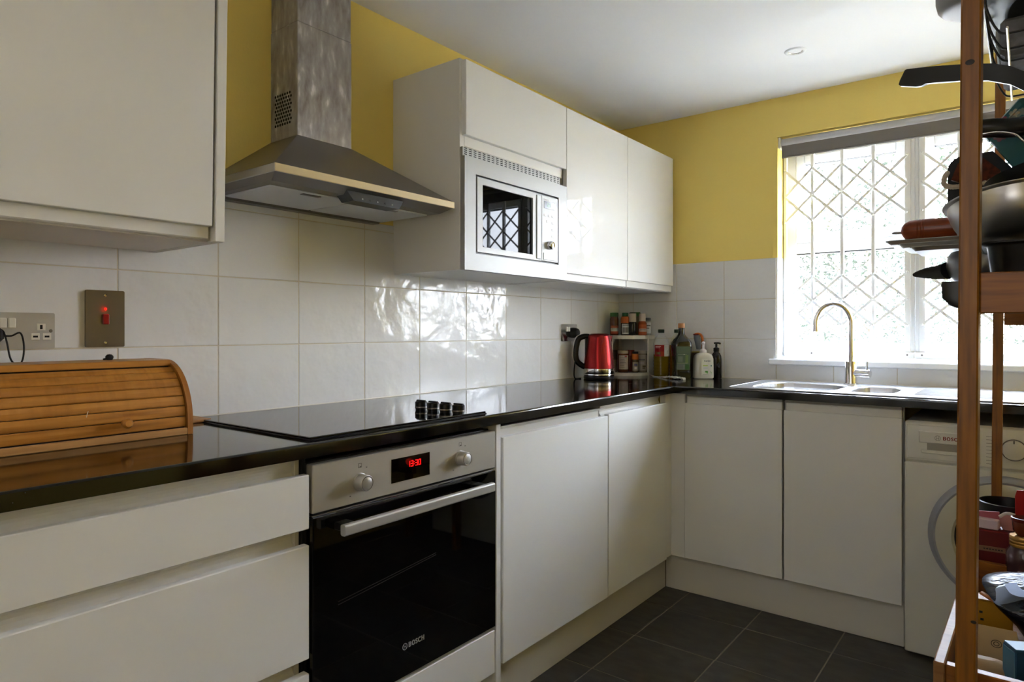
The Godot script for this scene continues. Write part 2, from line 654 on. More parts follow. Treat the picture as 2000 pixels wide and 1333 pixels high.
	# recessed ceiling light, switched off
	var dl = thing("ceiling_downlight", "small round recessed downlight, switched off, in the white ceiling", "ceiling light", Vector3(1.097, Hc, 0.515))
	obj("bezel", l1([Vector2(0.027, 0.012), Vector2(0.026, -0.002), Vector2(0.031, -0.0055), Vector2(0.039, -0.0045), Vector2(0.0425, 0.0)], 32), m.white, dl)
	obj("reflector", l1([Vector2(0.012, 0.008), Vector2(0.021, 0.0035), Vector2(0.0262, -0.0015)], 28), m.chrome, dl)
	obj("lamp", l1([Vector2(0.0, 0.0), Vector2(0.010, 0.002), Vector2(0.0125, 0.008)], 20), mat(Color(0.8, 0.72, 0.68), 0.3), dl)

func tile_field(wall, left):
	var pitch = 0.2668 if left else 0.2590
	var first = 0.2386 if left else 0.0965
	var rows = [[0.917, 1.117], [1.117, 1.317], [1.317, 1.517]]
	if left:
		rows.append([1.517, 1.545])
	var g = 0.0014
	var edges = [0.0]
	var e = first
	while e < (3.5 if left else 2.35):
		edges.append(e)
		e += pitch
	edges.append(3.5 if left else 2.35)
	for r in rows.size():
		for i in edges.size() - 1:
			var y0 = rows[r][0] + g
			var y1 = rows[r][1] - g
			var a = edges[i] + g
			var b = edges[i + 1] - g
			if not left and a > 0.86:
				if r > 0:
					continue
				y1 = 0.992
			if left and r == 3 and a > 1.9 and false:
				continue
			# hand-set tiles sit very slightly uneven
			var px = 0.0058 + rng.randf_range(-0.0002, 0.0002)
			var st
			if left:
				st = b1(Vector3(-0.002, y0, a), Vector3(px, y1, b), 0.0012)
			else:
				st = b1(Vector3(a, y0, -0.002), Vector3(b, y1, px), 0.0012)
			obj("tile", st, m.tile, wall)

# ---------------------------------------------------------------- window, grille, blind
func window():
	var z0 = -0.215
	var z1 = -0.165
	var st = S()
	# outer frame, transom and mullion
	for q in [[0.875, 1.03, 0.925, 2.107], [1.985, 1.03, 2.03, 2.107], [0.925, 1.03, 1.985, 1.10], [0.925, 2.035, 1.985, 2.107], [1.405, 1.10, 1.475, 2.035], [0.925, 1.545, 1.405, 1.60], [1.475, 1.545, 1.985, 1.60]]:
		box(st, Vector3(q[0], q[1], z0), Vector3(q[2], q[3], z1), 0.004)
	var w = struct("window_1", st, m.upvc)
	for x in [[0.925, 1.405], [1.475, 1.985]]:
		var f = S()
		for q in [[x[0], 1.60, x[0] + 0.04, 2.035], [x[1] - 0.04, 1.60, x[1], 2.035], [x[0] + 0.04, 1.60, x[1] - 0.04, 1.645], [x[0] + 0.04, 1.992, x[1] - 0.04, 2.035]]:
			box(f, Vector3(q[0], q[1], z0 + 0.01), Vector3(q[2], q[3], z1 + 0.014), 0.004)
		obj("fanlight_sash", f, m.upvc, w)
		var gk = S()
		for q in [[x[0] + 0.038, 1.643, x[1] - 0.038, 1.647], [x[0] + 0.038, 1.990, x[1] - 0.038, 1.994]]:
			box(gk, Vector3(q[0], q[1], z0 + 0.012), Vector3(q[2], q[3], z1 + 0.0), 0)
		for q in [[x[0] - 0.001, 1.541, x[1] + 0.001, 1.546]]:
			box(gk, Vector3(q[0], q[1], z0 + 0.012), Vector3(q[2], q[3], z1 - 0.001), 0)
		obj("gasket", gk, mat(Color(0.25, 0.25, 0.25), 0.7), w)
		obj("pane", b1(Vector3(x[0] + 0.03, 1.63, -0.19), Vector3(x[1] - 0.03, 2.0, -0.186), 0), m.pane, w)
		obj("pane", b1(Vector3(x[0] - 0.01, 1.09, -0.193), Vector3(x[1] + 0.01, 1.555, -0.189), 0), m.pane, w)
	struct("trim_1", b1(Vector3(0.842, 0.993, -0.165), Vector3(2.08, 1.0215, 0.032), 0.005), m.upvc)
	# sill board under the frame
	struct("trim_2", b1(Vector3(0.8755, 1.0215, -0.26), Vector3(2.0295, 1.033, -0.155), 0.003), m.upvc)
	# folding security grille
	for side in 2:
		var left = side == 0
		var x0 = 0.885 if left else 1.4475
		var x1 = 1.4455 if left else 2.02
		var g = thing("security_grille", "left leaf of the white folding lattice grille, inside the window behind the tap" if left else "right leaf of the white folding lattice grille, partly hidden behind the wooden shelf unit", "window grille", Vector3.ZERO, 0.0, "leaves of the folding window grille")
		var zc = -0.10
		var lo = 1.062
		var hi = 2.09
		var bars = [0.8895, 1.016, 1.148, 1.280, 1.418] if left else [1.475, 1.612, 1.746, 1.880, 2.010]
		for i in 5:
			var meet = (left and i == 4) or (not left and i == 0)
			var hw = 0.012 if meet else 0.0075
			var s = S()
			box(s, Vector3(bars[i] - hw, lo, zc - 0.011), Vector3(bars[i] + hw, hi, zc + 0.011), 0.0015)
			obj("meeting_stile" if meet else "upright_bar", s, m.gate, g)
		var mx = [1.4190, 1.4465] if left else [1.4355, 1.4630]
		obj("meeting_channel", b1(Vector3(mx[0] + 0.012, lo, zc - 0.016), Vector3(mx[1] - 0.0004, hi, zc + 0.004), 0.002), m.gate, g)
		for zone in [[1.955, 1.823], [1.823, 1.697], [1.424, 1.305], [1.305, 1.186]]:
			for i in 4:
				for dgn in 2:
					var a = Vector3(bars[i], zone[dgn], zc + (0.0164 if dgn == 0 else 0.0127))
					var b = Vector3(bars[i + 1], zone[1 - dgn], a.z)
					var dv = (b - a)
					var nrm = Vector3(-dv.y, dv.x, 0).normalized() * 0.0056
					var th = Vector3(0, 0, 0.0016)
					var s = S()
					qs(s, a + nrm - th, b + nrm - th, b - nrm - th, a - nrm - th, Vector3(0, 0, -1))
					qs(s, a + nrm + th, b + nrm + th, b - nrm + th, a - nrm + th, Vector3(0, 0, 1))
					qs(s, a + nrm - th, b + nrm - th, b + nrm + th, a + nrm + th, nrm)
					qs(s, a - nrm - th, b - nrm - th, b - nrm + th, a - nrm + th, -nrm)
					obj("lattice_strip", s, m.gate, g)
		var rv = S()
		for i in 5:
			for y in [1.955, 1.823, 1.697, 1.424, 1.305, 1.186]:
				lathe(rv, [Vector2(0.0, 0.022), Vector2(0.004, 0.021), Vector2(0.005, 0.018), Vector2(0.005, 0.0)], 8, Transform3D(Basis(Vector3(1, 0, 0), PI / 2), Vector3(bars[i], y, zc)))
		obj("rivets", rv, m.gate, g)
		var tr = S()
		box(tr, Vector3(x0, 1.033, zc - 0.02), Vector3(x1, 1.062, zc + 0.022), 0.003)
		obj("bottom_track", tr, m.gate, g)
		obj("top_track", b1(Vector3(x0, hi, zc - 0.02), Vector3(x1, 2.105, zc + 0.02), 0.002), m.gate, g)
		for x in ([1.016, 1.418] if left else [1.475, 1.612]):
			var sc = S()
			lathe(sc, [Vector2(0, 0.0035), Vector2(0.0035, 0.003), Vector2(0.0042, 0)], 8, Transform3D(Basis(Vector3(1, 0, 0), PI / 2), Vector3(x, 1.05, zc + 0.022)))
			obj("screw", sc, m.dark_steel, g)
	# roller blind
	var bl = thing("roller_blind", "grey roller blind rolled up along the top of the window", "blind", Vector3(0, 0, 0))
	var pts = [Vector3(0.893, 2.0775, -0.030), Vector3(2.015, 2.0775, -0.030)]
	obj("roll", t1(pts, 0.0235, 28), mat(Color(0.76, 0.76, 0.78), 0.5), bl)
	obj("fabric", b1(Vector3(0.897, 2.008, -0.0075), Vector3(2.012, 2.062, -0.0065), 0.0003), m.blind, bl)
	obj("hem_bar", b1(Vector3(0.897, 2.001, -0.011), Vector3(2.012, 2.010, -0.003), 0.003), m.blind, bl)
	obj("end_bracket", b1(Vector3(0.8798, 2.052, -0.058), Vector3(0.8925, 2.106, -0.003), 0.003), m.plastic, bl)
	obj("chain", t1([Vector3(0.886, 2.06, -0.020), Vector3(0.885, 1.9, -0.014), Vector3(0.885, 1.6, -0.013), Vector3(0.885, 1.3, -0.016)], 0.0014, 6), m.white, bl)

# ---------------------------------------------------------------- the garden beyond the window
func leafy(called, label, at, h, r, n, col, seed_, leaf = 0.055):
	var r2 = RandomNumberGenerator.new()
	r2.seed = seed_
	var t = thing(called, label, "tree" if h > 2.2 else "bush", at)
	var trunk = S()
	tube(trunk, smooth([Vector3(0, 0, 0), Vector3(0.05, h * 0.3, 0.02), Vector3(-0.03, h * 0.6, 0), Vector3(0.02, h * 0.85, 0.04)], 4), 0.05 if h > 2.2 else 0.02, 8)
	var tips = []
	for k in 26:
		var a = r2.randf() * TAU
		var y = h * r2.randf_range(0.12, 0.98)
		var rr = r * sqrt(maxf(0.05, 1.0 - pow(absf(y / h - 0.5) * 1.9, 2.0))) * r2.randf_range(0.35, 1.0)
		var p = Vector3(cos(a) * rr, y, sin(a) * rr)
		var s = Vector3(0, y * 0.7, 0)
		tube(trunk, [s, s.lerp(p, 0.5) + Vector3(0, 0.05, 0), p], [0.018, 0.011, 0.005], 5)
		tips.append(p)
	obj("trunk", trunk, mat(Color(0.30, 0.24, 0.18), 0.9), t)
	var lf_ = S()
	for s in [-1.0, 1.0]:
		tri(lf_, Vector3(0, 0, 0), Vector3(s * 0.28, 0.06, 0.45), Vector3(0, 0.0, 1.0), Vector3(0, 1, 0))
	var mesh = lf_.commit()
	var mm = MultiMesh.new()
	mm.transform_format = MultiMesh.TRANSFORM_3D
	mm.use_colors = true
	mm.mesh = mesh
	mm.instance_count = n
	for k in n:
		var p = tips[r2.randi() % tips.size()] + Vector3(r2.randfn(), r2.randfn() * 0.8, r2.randfn()) * r * 0.22
		var bs = Basis.from_euler(Vector3(r2.randf_range(-0.9, 0.9), r2.randf() * TAU, r2.randf_range(-0.6, 0.6))).scaled(Vector3.ONE * leaf * r2.randf_range(0.7, 1.3))
		mm.set_instance_transform(k, Transform3D(bs, p))
		var c = col.lerp(Color(col.r * 1.5, col.g * 1.35, col.b * 1.1), r2.randf())
		mm.set_instance_color(k, c.srgb_to_linear())
	var mi = MultiMeshInstance3D.new()
	mi.name = "foliage"
	mi.multimesh = mm
	var lm = mat(Color.WHITE, 0.55)
	lm.vertex_color_use_as_albedo = true
	lm.backlight_enabled = true
	lm.backlight = Color(0.05, 0.065, 0.04)
	mi.material_override = lm
	mi.set_meta("kind", "stuff")
	t.add_child(mi, true)

func outside():
	var g = S()
	box(g, Vector3(-14, -0.35, -26), Vector3(16, -0.15, -0.3), 0)
	struct("ground_outside", g, mat(Color(0.40, 0.39, 0.37), 0.9))
	# low white wall, added for the bright washed-out band low in the window
	var w = thing("added_white_wall", "low white wall added outside for the bright band low in the window", "wall", Vector3(0, -0.15, -2.6))
	obj("wall_body", b1(Vector3(-7, 0, 0), Vector3(5, 1.02, 0.18), 0.01), mat(Color(0.78, 0.78, 0.77), 0.8), w)
	obj("coping", b1(Vector3(-7, 1.02, -0.03), Vector3(5, 1.07, 0.21), 0.01), mat(Color(0.88, 0.88, 0.87), 0.8), w)
	leafy("garden_tree", "pale green tree seen through the left panes beside the tap", Vector3(-1.3, -0.15, -4.4), 3.2, 1.25, 11000, Color(0.10, 0.155, 0.085), 5)
	leafy("garden_tree", "dense green tree seen through the middle of the window", Vector3(0.5, -0.15, -4.8), 3.0, 1.2, 11000, Color(0.08, 0.13, 0.07), 9)
	leafy("garden_tree", "green tree seen beside the wooden shelf unit through the right panes", Vector3(1.9, -0.15, -4.3), 3.1, 1.2, 11000, Color(0.095, 0.155, 0.085), 15)
	leafy("garden_tree", "tall pale tree standing far behind the other garden trees", Vector3(-0.6, -0.15, -8.0), 4.6, 2.2, 9000, Color(0.12, 0.165, 0.11), 27, 0.09)

# ---------------------------------------------------------------- wall units
func upper_units():
	# left unit; its end panel leans a little, as in the photograph
	var c = thing("wall_cabinet", "large cream wall cabinet at the left, beside the cooker hood", "cabinet")
	var top = 2.085
	obj("carcass", b1(Vector3(0.0005, 1.372, 2.560), Vector3(0.322, top, 3.36), 0.001), m.carcass, c)
	var st = S()
	box(st, Vector3(0.331, 1.403, 2.572), Vector3(0.351, top, 3.36), 0.0015)
	obj("door", shear(st, -0.013), m.cream, c)
	obj("handle_channel", b1(Vector3(0.318, 1.3735, 2.570), Vector3(0.333, 1.415, 3.36), 0.003), m.cream_matt, c)
	st = S()
	box(st, Vector3(0.0005, 1.369, 2.5425), Vector3(0.352, top, 2.5645), 0.0012)
	obj("end_panel", shear(st, -0.014), m.cream_matt, c)
	obj("under_panel", b1(Vector3(0.02, 1.3695, 2.566), Vector3(0.318, 1.3725, 3.36), 0.0005), m.plinth, c)
	# tower side with microwave, and two narrow units on to the corner
	var t = thing("wall_cabinet", "cream wall cabinet that holds the built-in microwave, beside the cooker hood", "cabinet", Vector3.ZERO, 0.0, "cream wall cabinets")
	obj("end_panel", b1(Vector3(0.0005, 1.366, 1.6805), Vector3(0.333, 2.083, 1.7035), 0.0015), m.cream_matt, t)
	var k = S()
	box(k, Vector3(0.0005, 1.366, 1.072), Vector3(0.325, 1.3835, 1.684), 0.001)
	box(k, Vector3(0.0005, 1.79, 1.072), Vector3(0.325, 2.080, 1.684), 0.001)
	box(k, Vector3(0.0005, 1.3835, 1.0725), Vector3(0.325, 1.79, 1.0755), 0)
	box(k, Vector3(0.0005, 1.3835, 1.076), Vector3(0.012, 1.79, 1.684), 0)
	obj("carcass", k, m.carcass, t)
	obj("lift_up_door", b1(Vector3(0.331, 1.823, 1.0765), Vector3(0.351, 2.078, 1.692), 0.0015), m.cream, t)
	obj("handle_channel", b1(Vector3(0.318, 1.786, 1.082), Vector3(0.334, 1.835, 1.684), 0.003), m.cream_matt, t)
	obj("shadow_gap", b1(Vector3(0.3252, 1.84, 1.6885), Vector3(0.3305, 2.078, 1.696), 0), m.plinth, t)
	var zz = [[0.5485, 1.0735], [0.038, 0.5455]]
	var lab = ["cream gloss wall cabinet right beside the microwave, mirroring the barred window", "last cream gloss wall cabinet, at the corner by the window wall"]
	for i in 2:
		var a = zz[i][0]
		var b = zz[i][1]
		var u = thing("wall_cabinet", lab[i], "cabinet", Vector3.ZERO, 0.0, "cream wall cabinets")
		obj("carcass", b1(Vector3(0.0005, 1.366, a - 0.0005 if i == 0 else 0.0005), Vector3(0.325, 2.080, b + (0.0005 if i == 0 else 0.0015)), 0.001), m.carcass, u)
		obj("door", b1(Vector3(0.331, 1.397, a), Vector3(0.351, 2.078, b), 0.0015), m.cream, u)
		obj("handle_channel", b1(Vector3(0.318, 1.3665, a - (0.010 if i == 0 else -0.008)), Vector3(0.336, 1.41, b - 0.012), 0.002), m.cream_matt, u)
		obj("under_panel", b1(Vector3(0.02, 1.364, a + 0.004), Vector3(0.32, 1.3662, b - 0.004), 0.0005), m.carcass, u)

func shear(st, amount):             # lean along z with height, about the height 1.37
	var a = st.commit_to_arrays()
	var v = a[Mesh.ARRAY_VERTEX]
	for i in v.size():
		v[i].z += amount * (v[i].y - 1.37)
	a[Mesh.ARRAY_VERTEX] = v
	var o = SurfaceTool.new()
	o.create_from_arrays(a)
	return o

# ---------------------------------------------------------------- cooker hood
func hood():
	var h = thing("cooker_hood", "stainless steel chimney cooker hood on the yellow and tiled wall above the hob", "cooker hood")
	var zl = 2.418
	var zr = 1.762
	var xf = 0.362
	# canopy: four-sided, tapering up to the chimney
	var lo = [Vector3(0.001, 1.581, zr), Vector3(xf, 1.581, zr), Vector3(xf, 1.581, zl), Vector3(0.001, 1.581, zl)]
	var hi = [Vector3(0.001, 1.740, 2.004), Vector3(0.142, 1.740, 2.004), Vector3(0.142, 1.740, 2.203), Vector3(0.001, 1.740, 2.203)]
	var st = S()
	var outs = [Vector3(0, 0.5, -1), Vector3(1, 1, 0), Vector3(0, 0.5, 1), Vector3(-1, 0, 0)]
	for i in 4:
		var j = (i + 1) % 4
		quad(st, lo[i], lo[j], hi[j], hi[i], outs[i])
	quad(st, hi[0], hi[1], hi[2], hi[3], Vector3.UP)
	quad(st, lo[0], lo[1], lo[2], lo[3], Vector3.DOWN)
	obj("canopy", st, m.dark_steel, h)
	# rim band and the recessed skirt under it
	obj("rim", b1(Vector3(0.001, 1.5605, zr), Vector3(xf, 1.5815, zl), 0.0015), m.steel, h)
	obj("lit_front_strip", b1(Vector3(xf - 0.001, 1.5603, zr + 0.0005), Vector3(xf + 0.0025, 1.5812, zl - 0.0005), 0.001), mat(Color(0.86, 0.78, 0.60), 0.42, 0.1), h)  # steel strip coloured cream for the light it reflects
	st = S()
	var a = [Vector3(0.001, 1.5605, zr + 0.003), Vector3(xf - 0.003, 1.5605, zr + 0.003), Vector3(xf - 0.003, 1.5605, zl - 0.003), Vector3(0.001, 1.5605, zl - 0.003)]
	var b = [Vector3(0.001, 1.5455, zr + 0.02), Vector3(xf - 0.045, 1.5455, zr + 0.02), Vector3(xf - 0.045, 1.5455, zl - 0.02), Vector3(0.001, 1.5455, zl - 0.02)]
	for i in 4:
		var j = (i + 1) % 4
		quad(st, a[i], a[j], b[j], b[i], outs[i] * Vector3(1, -1, 1))
	quad(st, b[0], b[1], b[2], b[3], Vector3.DOWN)
	obj("skirt", st, m.dark_steel, h)
	# two grease filters
	for i in 2:
		var za = 2.374 if i == 0 else 2.0925
		var zb = 2.0975 if i == 0 else 1.795
		var f = obj("filter", b1(Vector3(0.045, 1.5415, minf(za, zb)), Vector3(0.272, 1.547, maxf(za, zb)), 0.002), m.filter, h)
		obj("filter_latch", b1(Vector3(0.245, 1.5395, (za + zb) / 2 - 0.03), Vector3(0.262, 1.542, (za + zb) / 2 + 0.03), 0.001), m.dark_steel, f)
	obj("lamp_cover", b1(Vector3(0.004, 1.536, 1.80), Vector3(0.042, 1.5457, 2.37), 0.003), m.dark_steel, h)
	# switch panel under the front edge
	st = S()
	var p = [Vector2(1.965, 1.5585), Vector2(2.185, 1.5585), Vector2(2.155, 1.5285), Vector2(1.985, 1.5285)]
	prism(st, p, 0.055, Transform3D(Basis(Vector3(0, 0, 1), Vector3(0, 1, 0), Vector3(1, 0, 0)), Vector3(0.287, 0, 0)))
	var cp = obj("switch_panel", st, m.black, h)
	for k in 5:
		st = S()
		box(st, Vector3(0.3415, 1.535, 2.01 + k * 0.028), Vector3(0.3435, 1.539, 2.015 + k * 0.028), 0.0008)
		obj("button", st, m.steel_plain if k % 2 == 0 else m.black_soft, cp)
	# chimney with a vent of small holes in its side
	st = S()
	box(st, Vector3(0.001, 1.739, 2.004), Vector3(0.142, 2.078, 2.203), 0.002)
	var ch = obj("chimney", st, m.stained, h)
	obj("chimney_sleeve", b1(Vector3(0.001, 2.0785, 2.0055), Vector3(0.1405, 2.3012, 2.2015), 0.002), m.stained, h)
	var hole = S()
	for i in 7:
		for j in 9:
			var x = 0.028 + i * 0.0125 + (0.006 if j % 2 == 1 else 0.0)
			if x > 0.112:
				continue
			var y = 1.785 + j * 0.0112
			lathe(hole, [Vector2(0.0, 0.0006), Vector2(0.0043, 0.0006), Vector2(0.0043, -0.002)], 8, Transform3D(Basis(Vector3(1, 0, 0), PI / 2), Vector3(x, y, 2.203)))
	obj("vent_holes", hole, m.dark_gap, ch)

func _spec(s, v):
	s.metallic_specular = v
	return s

# ---------------------------------------------------------------- microwave
func microwave():
	var t = thing("microwave", "built-in stainless steel microwave in the wall cabinet", "microwave")
	obj("cavity", b1(Vector3(0.014, 1.39, 1.082), Vector3(0.329, 1.76, 1.677), 0.002), m.black, t)
	var X = 0.338
	# wide frame
	var st = S()
	for q in [[1.366, 1.4245, 1.0755, 1.7005], [1.6965, 1.750, 1.0755, 1.7005], [1.4245, 1.6965, 1.6435, 1.7005], [1.4245, 1.6965, 1.0755, 1.1355]]:
		box(st, Vector3(0.330, q[0], q[2]), Vector3(0.353, q[1], q[3]), 0.0)
	obj("frame", st, m.steel_light, t)
	# vent strip above, with slots
	var v = obj("vent_strip", b1(Vector3(0.328, 1.7515, 1.112), Vector3(0.343, 1.7825, 1.7005), 0.001), m.steel_light, t)
	var sl = S()
	for i in 24:
		for j in 4:
			var z = 1.692 - i * 0.0243
			var y = 1.757 + j * 0.0068
			box(sl, Vector3(0.3425, y, z - 0.0135), Vector3(0.3434, y + 0.0028, z), 0)
	obj("slots", sl, m.dark_gap, v)
	# black backing that paints the shadow line round the appliance
	obj("gap_shadow", b1(Vector3(0.325, 1.4225, 1.1335), Vector3(0.3425, 1.6985, 1.6455), 0.003), m.black, t)
	# door with dark window
	var d = S()
	for q in [[1.4315, 1.4505, 1.257, 1.6365], [1.6665, 1.6895, 1.257, 1.6365], [1.4505, 1.6665, 1.6085, 1.6365], [1.4505, 1.6665, 1.257, 1.313]]:
		box(d, Vector3(0.340, q[0], q[2]), Vector3(0.354, q[1], q[3]), 0.0)
	var door = obj("door", d, m.steel_light, t)
	obj("door_window", b1(Vector3(0.340, 1.4505, 1.313), Vector3(0.3475, 1.6665, 1.6085), 0.0005), _spec(mat(Color(0.03, 0.028, 0.025), 0.02, 0.0), 0.22), door)
	obj("door_grip", b1(Vector3(0.352, 1.4365, 1.262), Vector3(0.3575, 1.6845, 1.292), 0.0025), m.steel_light, door)
	# control strip
	var c = obj("control_panel", b1(Vector3(0.340, 1.4315, 1.1405), Vector3(0.3535, 1.6895, 1.2545), 0.002), m.steel_light, t)
	obj("display", b1(Vector3(0.353, 1.640, 1.168), Vector3(0.3545, 1.668, 1.239), 0.0005), mat(Color(0.20, 0.22, 0.20), 0.15), c)
	for i in 2:
		var seg = S()
		for y in [1.647, 1.6535, 1.660]:
			box(seg, Vector3(0.3544, y, 1.195 + i * 0.014), Vector3(0.3548, y + 0.0014, 1.205 + i * 0.014), 0)
		for z in [1.1945, 1.2045]:
			box(seg, Vector3(0.3544, 1.647, z + i * 0.014), Vector3(0.3548, 1.6614, z + 0.0012 + i * 0.014), 0)
		obj("digit", seg, mat(Color(0.45, 0.75, 0.35), 0.5), c)
	lettering("brand_lettering", "BOSCH", 0.0075, m.dark_steel, c, T(0.3536, 1.673, 1.225, PI / 2), true)
	var spots = [[1.613, 1.232], [1.613, 1.205], [1.613, 1.179], [1.587, 1.179], [1.560, 1.179], [1.533, 1.179], [1.590, 1.215]]
	for s in spots:
		obj("button", b1(Vector3(0.353, s[0] - 0.0045, s[1] - 0.007), Vector3(0.3552, s[0] + 0.0045, s[1] + 0.007), 0.0015), m.alu, c)
	obj("knob", l1([Vector2(0, 0.021), Vector2(0.0125, 0.021), Vector2(0.0155, 0.018), Vector2(0.0165, 0.0)], 28, Transform3D(Basis(Vector3(0, 0, 1), -PI / 2), Vector3(0.353, 1.4955, 1.205))), m.chrome, c)
	obj("door_button", b1(Vector3(0.353, 1.4375, 1.150), Vector3(0.3556, 1.465, 1.245), 0.002), m.steel_light, c)

# ---------------------------------------------------------------- base units
func base_units():
	var xd = 0.608
	var xb = 0.588
	# drawer unit
	var d = thing("drawer_unit", "cream three-drawer base unit under the bread bin", "drawer unit", Vector3.ZERO, 0.0)
	var k = S()
	box(k, Vector3(0.02, 0.15, 2.494), Vector3(0.558, 0.884, 3.34), 0.001)
	obj("carcass", k, m.carcass, d)
	for q in [[0.727, 0.846], [0.4435, 0.692], [0.152, 0.412]]:
		obj("drawer_front", b1(Vector3(xb, q[0], 2.4885), Vector3(xd, q[1], 3.34), 0.0018), m.cream, d)
	for q in [[0.836, 0.8845], [0.682, 0.735], [0.402, 0.452]]:
		var st = S()
		# hollow finger channel: a shallow curve seen between the fronts
		var poly = []
		for i in 9:
			var y = q[0] + (q[1] - q[0]) * i / 8.0
			poly.append(Vector2(0.587 - 0.022 * sin(PI * i / 8.0 * 0.9 + 0.25), y))
		poly.append(Vector2(0.556, q[1]))
		poly.append(Vector2(0.556, q[0]))
		prism(st, poly, 0.83, Transform3D(Basis.IDENTITY, Vector3(0, 0, 2.506)))
		obj("handle_channel", st, m.cream_matt, d)
	obj("side_strip", b1(Vector3(0.556, 0.152, 2.4945), Vector3(0.578, 0.884, 2.5055), 0.001), m.plinth, d)
	# filler board under the oven
	# dishwasher door and corner cupboard on the left run
	var dw = thing("integrated_dishwasher", "tall cream integrated dishwasher door beside the oven", "dishwasher")
	obj("body", b1(Vector3(0.02, 0.15, 1.1875), Vector3(0.572, 0.868, 1.814), 0.002), m.dark_steel, dw)
	obj("door", b1(Vector3(xb, 0.162, 1.1855), Vector3(xd, 0.8405, 1.811), 0.0018), m.cream, dw)
	obj("handle_channel", channel(0.828, 0.8695, 1.196, 1.816), m.cream_matt, dw)
	obj("hinge_edge", b1(Vector3(0.572, 0.162, 1.8115), Vector3(0.588, 0.84, 1.8155), 0), m.plinth, dw)
	var ep = obj("end_panel", b1(Vector3(0.02, 0.0005, 1.8235), Vector3(xd + 0.0005, 0.8855, 1.8455), 0.0015), m.cream)
	tag(ep, "thin upright cream panel between the oven and the dishwasher door", "panel")
	var cb = thing("base_cabinet", "narrow cream base cabinet in the left run, next to the inner corner", "cabinet", Vector3.ZERO, 0.0, "cream base cabinets")
	obj("carcass", b1(Vector3(0.02, 0.15, 0.674), Vector3(0.556, 0.884, 1.180), 0.001), m.carcass, cb)
	obj("door", b1(Vector3(xb, 0.164, 0.6735), Vector3(xd, 0.8455, 1.1795), 0.0018), m.cream, cb)
	obj("handle_channel", channel(0.833, 0.8845, 0.6735, 1.1855), m.cream_matt, cb)
	var cpost = S()
	box(cpost, Vector3(0.574, 0.164, 0.595), Vector3(0.6005, 0.884, 0.6725), 0.002)
	box(cpost, Vector3(0.5985, 0.164, 0.586), Vector3(0.6635, 0.884, 0.6125), 0.002)
	tag(obj("corner_post", cpost, m.cream_matt), "cream corner filler post where the two runs of base cabinets meet", "panel")
	# sink cabinets
	var zs = 0.62
	var xx = [[0.6665, 1.0735], [1.0805, 1.4885]]
	var lab = ["cream base cabinet below the sink, left one by the inner corner", "cream base cabinet below the sink, right one beside the washing machine"]
	for i in 2:
		var a = xx[i][0]
		var b = xx[i][1]
		var c = thing("base_cabinet", lab[i], "cabinet", Vector3.ZERO, 0.0, "cream base cabinets")
		k = S()
		box(k, Vector3(a - 0.002, 0.1675, 0.03), Vector3(b + 0.001, 0.76, 0.568), 0.001)
		box(k, Vector3(a - 0.002, 0.76, 0.548), Vector3(b + 0.001, 0.884, 0.568), 0.001)
		obj("carcass", k, m.carcass, c)
		obj("door", b1(Vector3(a, 0.1685, zs - 0.02), Vector3(b, 0.844, zs), 0.0018), m.cream, c)
		obj("handle_channel", b1(Vector3(a + 0.004, 0.832, zs - 0.05), Vector3(b - 0.001, 0.8735, zs - 0.012), 0.003), m.cream_matt, c)
		obj("top_rail", b1(Vector3(a + 0.004, 0.8745, zs - 0.05), Vector3(b - 0.001, 0.8852, zs - 0.008), 0.001), mat(Color(0.62, 0.60, 0.57), 0.4), c)
	# plinths
	tag(obj("kickboard", b1(Vector3(0.536, 0.0005, 0.5668), Vector3(0.5525, 0.149, 1.8225), 0.0015), m.plinth), "cream kickboard along the floor under the dishwasher door", "kickboard")
	tag(obj("kickboard", b1(Vector3(0.5535, 0.0005, 0.549), Vector3(1.4885, 0.166, 0.5655), 0.0015), m.plinth), "cream kickboard along the floor under the sink cabinets", "kickboard")
	tag(obj("kickboard", b1(Vector3(0.536, 0.0005, 1.847), Vector3(0.5525, 0.149, 3.34), 0.0015), m.plinth), "cream kickboard along the floor under the oven and drawers", "kickboard")

func channel(y0, y1, za, zb):
	var poly = []
	for i in 9:
		var y = y0 + (y1 - y0) * i / 8.0
		poly.append(Vector2(0.5875 - 0.020 * sin(PI * i / 8.0 * 0.9 + 0.25), y))
	poly.append(Vector2(0.5725 if y1 < 0.88 else 0.5565, y1))
	poly.append(Vector2(0.5725 if y1 < 0.88 else 0.5565, y0))
	return p1(poly, zb - za, Transform3D(Basis.IDENTITY, Vector3(0, 0, za)))

